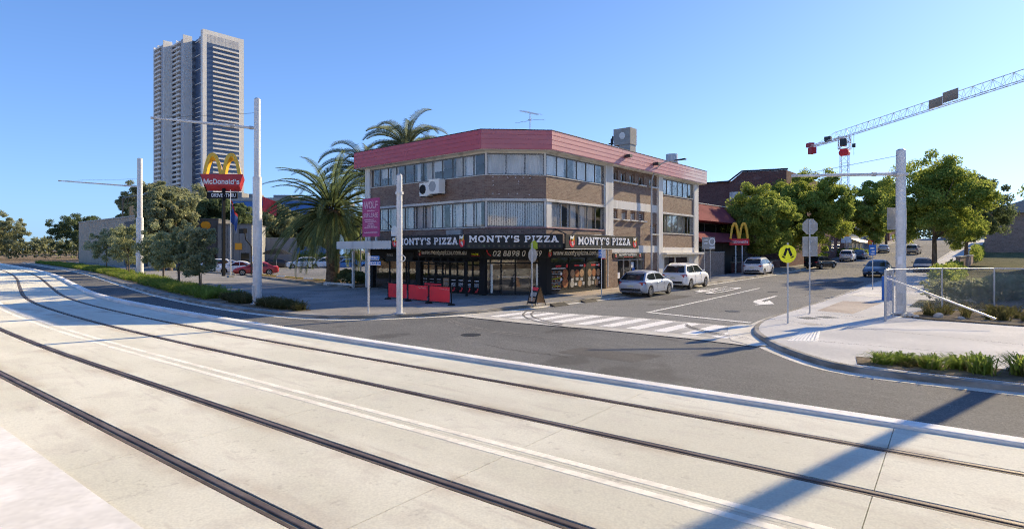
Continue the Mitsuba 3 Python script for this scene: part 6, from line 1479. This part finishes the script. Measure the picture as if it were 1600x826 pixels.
part(k, 'crown_slot', cat([bx(xc - .3, xc + .02, y0_ + q, y0_ + q + .7, TOP - 4.2, TOP - 2.2) for q in (7, 9.5, 12.5, 15.5, 18.3, 20.3)]), 'm_tower_shade')
for n in range(NF - 2):
    z = n * FH
    part(k, 'balcony', bx(xc - 2.98, xc + .8, y0_ + 5.8, y1_ - 3.6 - .01, z, z + .85), 'm_tower')
    part(k, 'balcony_rail', bx(xc + .5, xc + .58, y0_ + 6.0, y1_ - 3.8, z + 1.02, z + 1.12), 'm_tower')
    v = []
    g = np.linspace(0, PI, 9)
    ringz = lambda zz, e: np.array([(xc - 1.9 + (1.75 + e) * math.sin(a) * .9, y0_ + .26 + 2.75 - 2.7 * math.cos(a), zz) for a in g] + [(xc - 2.9, y0_ + 5.7, zz), (xc - 2.9, y0_ + .3, zz)])
    part(k, 'curved_balcony', loft([ringz(z, 0), ringz(z + 1.25, .05)]), 'm_tower')
    part(k, 'balcony_screen', cat([bx(xc - 2.95, xc - .4, q, q + .25, z + .5, z + FH - .01) for q in (y0_ + 5.75, y0_ + 13.8, y0_ + 18.0)]), 'm_tower')

# ------------------------------------------------------------------ buildings up the side street
k = thing('brick_flats', 'large brown brick block with pale bands behind the street trees', 'building')
part(k, 'wall', bx(-62, -27.6, 76.7, 100, 0, 11.8), 'm_brick_red')
sh = extr(Polygon([(-27.6, 0), (-20.5, 0), (-20.5, 12.7), (-25.9, 12.9), (-27.6, 11.6)]), 0, 24)
v = np.array(sh.vertices); sh.vertices = np.stack([v[:, 0], 76.4 + v[:, 2], v[:, 1]], 1); sh.invert()
part(k, 'gable_wall', sh, 'm_brick_red')
part(k, 'roof_trim', cat([bx(-62.2, -27.6, 76.4, 100.2, 11.8, 11.95), tube([(-27.7, 76.3, 11.75), (-25.9, 76.3, 13.0), (-20.3, 76.3, 12.8)], .12, 5)]), 'm_green' if False else 'm_steel_dark')
part(k, 'pale_band', cat([bx(-27.5, -20.6, 76.34, 76.39, 9.3, 10.4), bx(-61, -27.61, 76.6, 76.69, 7.4, 8.4)]), 'm_lintel')
for i in range(4): kw = part(k, 'window', bx(-20.49, -20.44, 79 + i * 5, 81.4 + i * 5, 4, 6), 'm_frame'); part(kw, 'pane', bx(-20.44, -20.42, 79.1 + i * 5, 81.3 + i * 5, 4.1, 5.9), 'm_car_glass')
k = thing('maroon_roofed_shop', 'two-storey building with a sloping maroon metal roof right beside the corner building', 'building')
part(k, 'wall', bx(-36, -23.0, 50.3, 70, .1, 5.6), 'm_dark_wall')
rf_ = hull([(-20.9, 50.0, 5.5), (-20.9, 71, 5.5), (-22.6, 50.0, 7.3), (-22.6, 71, 7.3), (-36, 50.0, 7.3), (-36, 71, 7.3), (-36, 50.0, 5.5), (-36, 71, 5.5)])
part(k, 'roof', rf_, 'm_maroon'); part(k, 'roof_edge', cat([bx(-22.75, -22.5, 49.98, 71.02, 7.3, 7.38), bx(-36, -22.76, 49.98, 50.1, 7.3, 7.38)]), 'm_lintel')
part(k, 'canopy', hull([(-20.3, 50.2, 3.55), (-20.3, 69, 3.55), (-21.6, 50.2, 4.5), (-21.6, 69, 4.5), (-23, 50.2, 4.5), (-23, 69, 4.5), (-23, 50.2, 3.5), (-23, 69, 3.5)]), 'm_maroon')
for i in range(6): kw = part(k, 'window', bx(-22.99, -22.94, 51 + i * 3, 53.6 + i * 3, 4.55, 5.4), 'm_black_frame'); part(kw, 'pane', bx(-22.94, -22.92, 51.1 + i * 3, 53.5 + i * 3, 4.6, 5.35), 'm_car_glass')
part(k, 'lower_wall', bx(-22.9, -22.2, 50.3, 57.5, .1, 3.45), 'm_brick_tan')
for i in range(2): kw = part(k, 'window', bx(-22.19, -22.14, 51.4 + i * 1.5, 52.6 + i * 1.5, 1.9, 3.1), 'm_frame'); part(kw, 'pane', bx(-22.14, -22.12, 51.5 + i * 1.5, 52.5 + i * 1.5, 2.0, 3.0), 'm_car_glass')
k = thing('front_wall', 'tan brick garden wall with a slanting shadow beside the white ledge of the shop', 'wall'); part(k, 'brickwork', bx(-20.75, -20.45, 49.3, 55.4, .1, 2.55), 'm_brick_tan'); part(k, 'coping', bx(-20.8, -20.4, 49.25, 55.45, 2.55, 2.62), 'm_conc')
k = thing('garden_wall', 'low dark wall with a rail behind the white car under the trees', 'wall'); part(k, 'brickwork', bx(-20.9, -20.6, 58.5, 74, .3, 1.5), 'm_brick_red'); part(k, 'coping', bx(-20.95, -20.55, 58.4, 74.1, 1.5, 1.58), 'm_tan_wall'); part(k, 'railing', cat([tube([(-20.75, 58.5, z), (-20.75, 74, z)], .02, 5) for z in (1.9, 2.2)] + [cyl(-20.75, q, 1.5, 2.2, .02, n=5) for q in np.arange(58.5, 74.2, 1.5)]), 'm_black')
k = thing('brick_house', 'dark brick two-storey house with a pale gable beyond the tallest tree', 'house')
part(k, 'wall', bx(-34, -21.2, 93, 114, .5, 9.6), 'm_brick_red'); gb = hull([(-34.6, 92.4, 9.5), (-20.6, 92.4, 9.5), (-34.6, 114.6, 9.5), (-20.6, 114.6, 9.5), (-27.5, 92.4, 12.6), (-27.5, 114.6, 12.6)]); part(k, 'roof', gb, 'm_brick_red')
part(k, 'eaves', cat([bx(-20.6, -20.3, 92.3, 114.7, 9.3, 9.6), bx(-21.19, -20.3, 104, 112, 5.4, 6.4)]), 'm_tan_wall')
for i in range(4):
    for z in (2.6, 6.2): kw = part(k, 'window', bx(-21.19, -21.12, 94.5 + i * 4.6, 96.6 + i * 4.6, z, z + 1.7), 'm_frame'); part(kw, 'pane', bx(-21.12, -21.1, 94.6 + i * 4.6, 96.5 + i * 4.6, z + .1, z + 1.6), 'm_car_glass')
k = thing('pale_house', 'cream house with a grey tiled roof up the hill behind the orange round sign', 'house')
part(k, 'wall', bx(-33, -21.5, 120, 134, 1.5, 7.6), 'm_white_wall'); part(k, 'roof', hull([(-33.8, 119.2, 7.5), (-20.6, 119.2, 7.5), (-33.8, 134.8, 7.5), (-20.6, 134.8, 7.5), (-27, 123, 10.6), (-27, 131, 10.6)]), 'm_roof_tile')
part(k, 'verandah_roof', hull([(-21.5, 119.6, 5.0), (-21.5, 134, 5.0), (-19.6, 119.6, 4.2), (-19.6, 134, 4.2), (-21.5, 119.6, 4.8), (-21.5, 134, 4.8)]), 'm_sign_back')
for i in range(3): kw = part(k, 'window', bx(-21.49, -21.4, 121.5 + i * 4, 123.5 + i * 4, 2.6, 4.2), 'm_sign_white'); part(kw, 'pane', bx(-21.4, -21.37, 121.7 + i * 4, 123.3 + i * 4, 2.75, 4.05), 'm_car_glass')
k = thing('hill_house', 'pale grey house near the top of the hill under the trees', 'house'); part(k, 'wall', bx(-34, -21.5, 142, 158, 2.5, 9.0), 'm_grey_wall'); part(k, 'roof', hull([(-34.6, 141.4, 8.9), (-20.8, 141.4, 8.9), (-34.6, 158.6, 8.9), (-20.8, 158.6, 8.9), (-27, 146, 12.0), (-27, 154, 12.0)]), 'm_roof_tile')
for i in range(3): kw = part(k, 'window', bx(-21.49, -21.4, 143.5 + i * 5, 145.8 + i * 5, 4.2, 6.0), 'm_sign_white'); part(kw, 'pane', bx(-21.4, -21.37, 143.7 + i * 5, 145.6 + i * 5, 4.35, 5.85), 'm_car_glass')
k = thing('terrace_house', 'warm brick house on the right side at the far end of the street', 'house'); part(k, 'wall', bx(-2.5, 14, 126, 150, 2, 9), 'm_brick_tan'); part(k, 'roof', hull([(-3.2, 125, 8.9), (15, 125, 8.9), (-3.2, 151, 8.9), (15, 151, 8.9), (6, 130, 12.5), (6, 146, 12.5)]), 'm_roof_tile')
for i in range(3): kw = part(k, 'window', bx(-2.56, -2.5, 128 + i * 7, 130.5 + i * 7, 4.2, 6.2), 'm_sign_white'); part(kw, 'pane', bx(-2.58, -2.56, 128.2 + i * 7, 130.3 + i * 7, 4.4, 6.0), 'm_car_glass')
k = thing('boundary_wall', 'low warm brick wall along the right footpath between the hedges', 'wall'); part(k, 'brickwork', bx(-3.3, -3.0, 65.5, 95, .2, 2.1), 'm_brick_tan'); part(k, 'coping', bx(-3.36, -2.94, 65.4, 95.1, 2.1, 2.2), 'm_conc')
for i, (x0, x1, y0, y1, z0, z1, m_, lb) in enumerate(((-36, -23.5, 164, 180, 3.5, 11, 'm_brick_tan', 'tan brick house near the crest of the hill on the left'), (-38, -24, 188, 206, 4.5, 13.5, 'm_brick_red', 'dark brick flats at the crest of the hill on the left'), (-2, 14, 160, 178, 3.5, 11.5, 'm_white_wall', 'white rendered house near the crest on the right'), (-14.5, 4, 214, 230, 5.5, 14.5, 'm_brick_tan', 'block of flats closing the view at the top of the hill'), (26, 46, 60, 80, .2, 9, 'm_brick_red', 'red brick flats behind the pale house at the far right'))):
    k = thing('house', lb, 'house'); part(k, 'wall', bx(x0, x1, y0, y1, z0 - 1, z1), m_)
    part(k, 'roof', hull([(x, y, z1 - .05) for x in (x0 - .6, x1 + .6) for y in (y0 - .6, y1 + .6)] + [((x0 + x1) / 2, y, z1 + 2.6) for y in (y0 + 4, y1 - 4)]), 'm_roof_tile')
    for q in range(3):
        for z in np.arange(z0 + 1.2, z1 - 2, 3.1):
            xx = x0 + 2 + q * (x1 - x0 - 5.5) / 2; kw = part(k, 'window', bx(xx, xx + 1.6, y0 - .06, y0 - .001, z, z + 1.5), 'm_sign_white'); part(kw, 'pane', bx(xx + .1, xx + 1.5, y0 - .08, y0 - .061, z + .1, z + 1.4), 'm_car_glass')
            yy = y0 + 2 + q * (y1 - y0 - 5.5) / 2; kw = part(k, 'window', bx(x1 + .001, x1 + .06, yy, yy + 1.6, z, z + 1.5), 'm_sign_white'); part(kw, 'pane', bx(x1 + .061, x1 + .08, yy + .1, yy + 1.5, z + .1, z + 1.4), 'm_car_glass')
k = thing('right_house', 'pale rendered house behind the garden trees on the right', 'house'); part(k, 'wall', bx(2.5, 22, 66, 84, .3, 7), 'm_white_wall'); part(k, 'roof', hull([(1.8, 65.2, 6.9), (23, 65.2, 6.9), (1.8, 85, 6.9), (23, 85, 6.9), (12, 71, 10.4), (12, 79, 10.4)]), 'm_roof_tile')
for i in range(4): kw = part(k, 'window', bx(4.5 + i * 4.4, 6.6 + i * 4.4, 65.93, 66, 2.2, 4.2), 'm_sign_white'); part(kw, 'pane', bx(4.7 + i * 4.4, 6.4 + i * 4.4, 65.9, 65.93, 2.4, 4.0), 'm_car_glass')
for i, (x, y, z) in enumerate(((-20.6, 86, .6), (-20.6, 97, 1.0))):
    pass
k = thing('roadside_board', 'white board with a yellow top among the hedges up the hill', 'sign'); part(k, 'post', cyl(-19.9, 108.5, 1.2, 4.4, .05, n=6), 'm_galv'); part(k, 'board', Fr((-20.4, 108.2), CAMT).box(-.2, 1.5, 0, .06, 4.0, 5.0), 'm_sign_white'); part(k, 'yellow_top', Fr((-20.4, 108.2), CAMT).box(.1, 1.1, .0, .05, 5.01, 5.45), 'm_orange')
k = thing('round_warning_sign', 'small orange and red round sign on a post up the hill', 'sign'); part(k, 'post', cyl(-17.0, 112, 1.4, 3.6, .04, n=6), 'm_galv'); part(k, 'disc', disc(Fr((-17.0, 111.9), CAMT), 0, 4.0, .42, 0, .03), 'm_orange'); part(k, 'red_ring', Fr((-17.0, 111.9), CAMT).put(extr(Point(0, 0).buffer(.44, 16).difference(Point(0, 0).buffer(.33, 16)), .03, .05), 0, 0, 4.0), 'm_red')
# ------------------------------------------------------------------ tower crane
k = thing('tower_crane', 'white and red lattice tower crane over the roofs on the right', 'crane')
cx_, cy_ = -36.6, 192.0


def lattice(p0, p1, w0, w1, n, up, r1=.09, r2=.05, tri=False):
    p0, p1 = np.array(p0, float), np.array(p1, float); ax = (p1 - p0) / np.linalg.norm(p1 - p0); up = np.array(up, float); sd = np.cross(ax, up); sd /= np.linalg.norm(sd)
    offs = [(sd, -.5, up, 0), (sd, .5, up, 0)] + ([(sd, 0, up, 1)] if tri else [(sd, -.5, up, 1), (sd, .5, up, 1)])
    col = [[p0 + (p1 - p0) * t + sd * a * w0 + up * b * w1 for t in np.linspace(0, 1, n + 1)] for _, a, _, b in offs]
    ms = [tube([c[0], c[-1]], r1, 5) for c in col]
    pairs = [(0, 1), (0, 2), (1, 2)] if tri else [(0, 1), (1, 3), (3, 2), (2, 0)]
    for a, b in pairs:
        for i in range(n): ms.append(bar(col[a][i] if i % 2 else col[b][i], col[b][i + 1] if i % 2 else col[a][i + 1], r2)); ms.append(bar(col[a][i], col[b][i], r2))
    return cat(ms)


part(k, 'mast', lattice((cx_ + 1.0, cy_ - 1.0, 2), (cx_ + 1.0, cy_ - 1.0, 30.6), 2.0, 2.0, 13, (0, 1, 0), .09, .045), 'm_galv_pale')
part(k, 'slewing_ring', cat([hull([(cx_ + sx * a + 1, cy_ + sy * a, z) for sx in (-1, 1) for sy in (-1, 1) for a, z in ((1.15, 30.6), (.9, 32.4), (1.3, 31.4))])]), 'm_red'); part(k, 'cab', bx(cx_ + .2, cx_ + 1.8, cy_ - 2.2, cy_ - .6, 33.2, 35.2), 'm_steel_dark'); part(k, 'cab_frame', lattice((cx_ + 1, cy_ - 1.3, 32.4), (cx_ + 1, cy_ - 1.3, 36.2), 2.8, 2.7, 2, (0, 1, 0), .12, .08), 'm_galv_pale')
jd = np.array([.69, -.723])
tip = (cx_ + jd[0] * 78 + 1, cy_ + jd[1] * 78, 36.2); tail = (cx_ + 1 - jd[0] * 17, cy_ - jd[1] * 17, 36.0)
part(k, 'jib', lattice((cx_ + 1 - jd[0] * 4, cy_ - jd[1] * 4, 36.0), tip, 1.3, 2.2, 34, (0, 0, 1), .085, .035, True), 'm_galv_pale'); part(k, 'counter_jib', cat([lattice((cx_ + 1, cy_, 35.7), tail, 1.4, .5, 8, (0, 0, 1), .09, .04), bar((cx_ + 1 - jd[0] * 4, cy_ - jd[1] * 4, 38.4), tail, .05), bar((cx_ + 1 - jd[0] * 4, cy_ - jd[1] * 4, 38.4), (cx_ + 1 - jd[0] * 10, cy_ - jd[1] * 10, 36), .04)]), 'm_galv_pale')
part(k, 'winch', bx(cx_ + 1 - jd[0] * 8 - .9, cx_ + 1 - jd[0] * 8 + .9, cy_ - jd[1] * 8 - .9, cy_ - jd[1] * 8 + .9, 36.2, 37.6), 'm_steel_dark')
q = np.array([tail[0], tail[1]])
for z0, z1, o in ((33.9, 35.9, .3), (36.1, 37.4, -.3)): part(k, 'counterweight', hull([(q[0] + jd[0] * a + jd[1] * b + o, q[1] + jd[1] * a - jd[0] * b, z) for a in (-1.1, 1.0) for b in (-.8, .8) for z in (z0, z1)]), 'm_red_deep')
c1, c2 = np.array([cx_ + 1, cy_]) + jd * 33, np.array([cx_ + 1, cy_]) + jd * 39
part(k, 'banner', cat([hull([(*(c1 + jd * a + np.array([jd[1], -jd[0]]) * .9), z) for a in (0, 4) for z in (36.1, 38.1)] + [(*(c1 + jd * a + np.array([jd[1], -jd[0]]) * .95), z) for a in (0, 4) for z in (36.1, 38.1)]), hull([(*(c2 + jd * a + np.array([jd[1], -jd[0]]) * .9), z) for a in (-1.9, 2.4) for z in (36.4, 38.8)] + [(*(c2 + jd * a + np.array([jd[1], -jd[0]]) * .95), z) for a in (-1.9, 2.4) for z in (36.4, 38.8)])]), 'm_tan_wall')
part(k, 'hook', cat([bar((cx_ + 4.0, cy_ - 3.4, 36), (cx_ + 4.0, cy_ - 3.4, 30.0), .04), bx(cx_ + 3.6, cx_ + 4.4, cy_ - 3.8, cy_ - 3.0, 32.2, 33.2)]), 'm_steel_dark')

# ------------------------------------------------------------------ wire fence at the right garden
k = thing('wire_fence', 'galvanised pipe and wire mesh fence with a sloping rail at the right garden', 'fence')
fpts = [(-3.3, 24.9), (-3.25, 26.4), (-1.9, 28.9), (-.3, 30.4), (2.2, 30.2), (5.0, 29.8), (8.0, 29.4), (11, 29.0)]
for i, (x, y) in enumerate(fpts): part(k, 'fence_post', cyl(x, y, .15, 2.05, .042 if i == 0 else .03, n=10), 'm_galv', smooth=40)
part(k, 'top_rail', cat([tube([(*a, 2.02), (*b, 2.02)], .026, 8) for a, b in zip(fpts, fpts[1:])]), 'm_galv_pale', smooth=40)
part(k, 'sloping_rail', tube([(-3.3, 24.9, 1.75), (-1.9, 24.85, 1.2), (-.2, 24.75, .5)], .03, 8), 'm_galv_pale', smooth=True)
part(k, 'bottom_rail', cat([tube([(*a, .35), (*b, .35)], .016, 6) for a, b in zip(fpts, fpts[1:])]), 'm_galv')
ws = []
for a, b in zip(fpts, fpts[1:]):
    a, b = np.array(a), np.array(b); l = np.linalg.norm(b - a); sp = .09
    for s in np.arange(-1.7, l, sp):
        for up in (1, -1):
            t0, t1 = max(s, 0), min(s + 1.65, l)
            if t1 <= t0: continue
            z0, z1 = .36 + (t0 - s), .36 + (t1 - s)
            if up < 0: z0, z1 = 2.37 - z0, 2.37 - z1
            ws.append(tube([(*(a + (b - a) * t0 / l), z0), (*(a + (b - a) * t1 / l), z1)], .0035, 3, False))
part(k, 'wire_mesh', cat(ws), 'm_galv', stuff=True)
solo('blue_bin', bev(-4.75, -4.3, 34.6, 35.1, .2, 1.45, .04), 'm_blue_sign', 'blue bin on the footpath behind the wire fence, left of the thick pole', 'bin')

# small things by the shop kerb and its left end
for i, (x, y) in enumerate(((-16.93, 23.3), (-16.93, 26.0))):
    solo('kerb_wedge', hull([(x, y - .6, .01), (x, y + .6, .01), (x - .02, y - .6, .15), (x - .02, y + .6, .15), (x + .34, y - .6, .005), (x + .34, y + .6, .005)]), 'm_plastic', ['dark wedge on the kerb nearer the crossing', 'dark wedge on the kerb nearer the silver car'][i], 'ramp')  # two low dark wedges set against the kerb face
k = thing('garden_edging', 'low white edging with an upright white post left of the dark shop end', 'edging')
part(k, 'edge', bx(-38.2, -34.62, 23.3, 23.45, .2, .42), 'm_white_wall'); part(k, 'post', bx(-34.6, -34.46, 23.3, 23.44, .15, 2.7), 'm_white_wall')
# across the tracks behind the viewer: seen only as reflections in the shaded glass
for x0, x1, h, m_, lb in ((-75, -38, 7, 'm_tan_wall', 'long tan building across the tracks, seen only reflected in the shop glass'), (-34, -4, 11, 'm_brick_tan', 'brick building across the tracks, seen only reflected in the upper windows'), (2, 40, 9, 'm_white_wall', 'pale building across the tracks behind the viewer')):
    k = thing('opposite_building', lb, 'building'); part(k, 'wall', bx(x0, x1, -40, -26, 0, h), m_); part(k, 'parapet', bx(x0 - .1, x1 + .1, -40.1, -25.9, h, h + .3), 'm_conc')
    for a in np.arange(x0 + 2, x1 - 2, 3.4):
        for z in np.arange(1.2, h - 2, 3.2): kw = part(k, 'window', bx(a, a + 1.8, -25.99, -25.94, z, z + 1.6), 'm_frame'); part(kw, 'pane', bx(a + .1, a + 1.7, -25.94, -25.92, z + .1, z + 1.5), 'm_car_glass')
leafy_box('hedge', -70, -19, 20, -19, 1.6, 0, 2.0, 'clipped hedge across the tracks, seen only reflected in the shop glass', G_LIME, 77, 2600, .14)
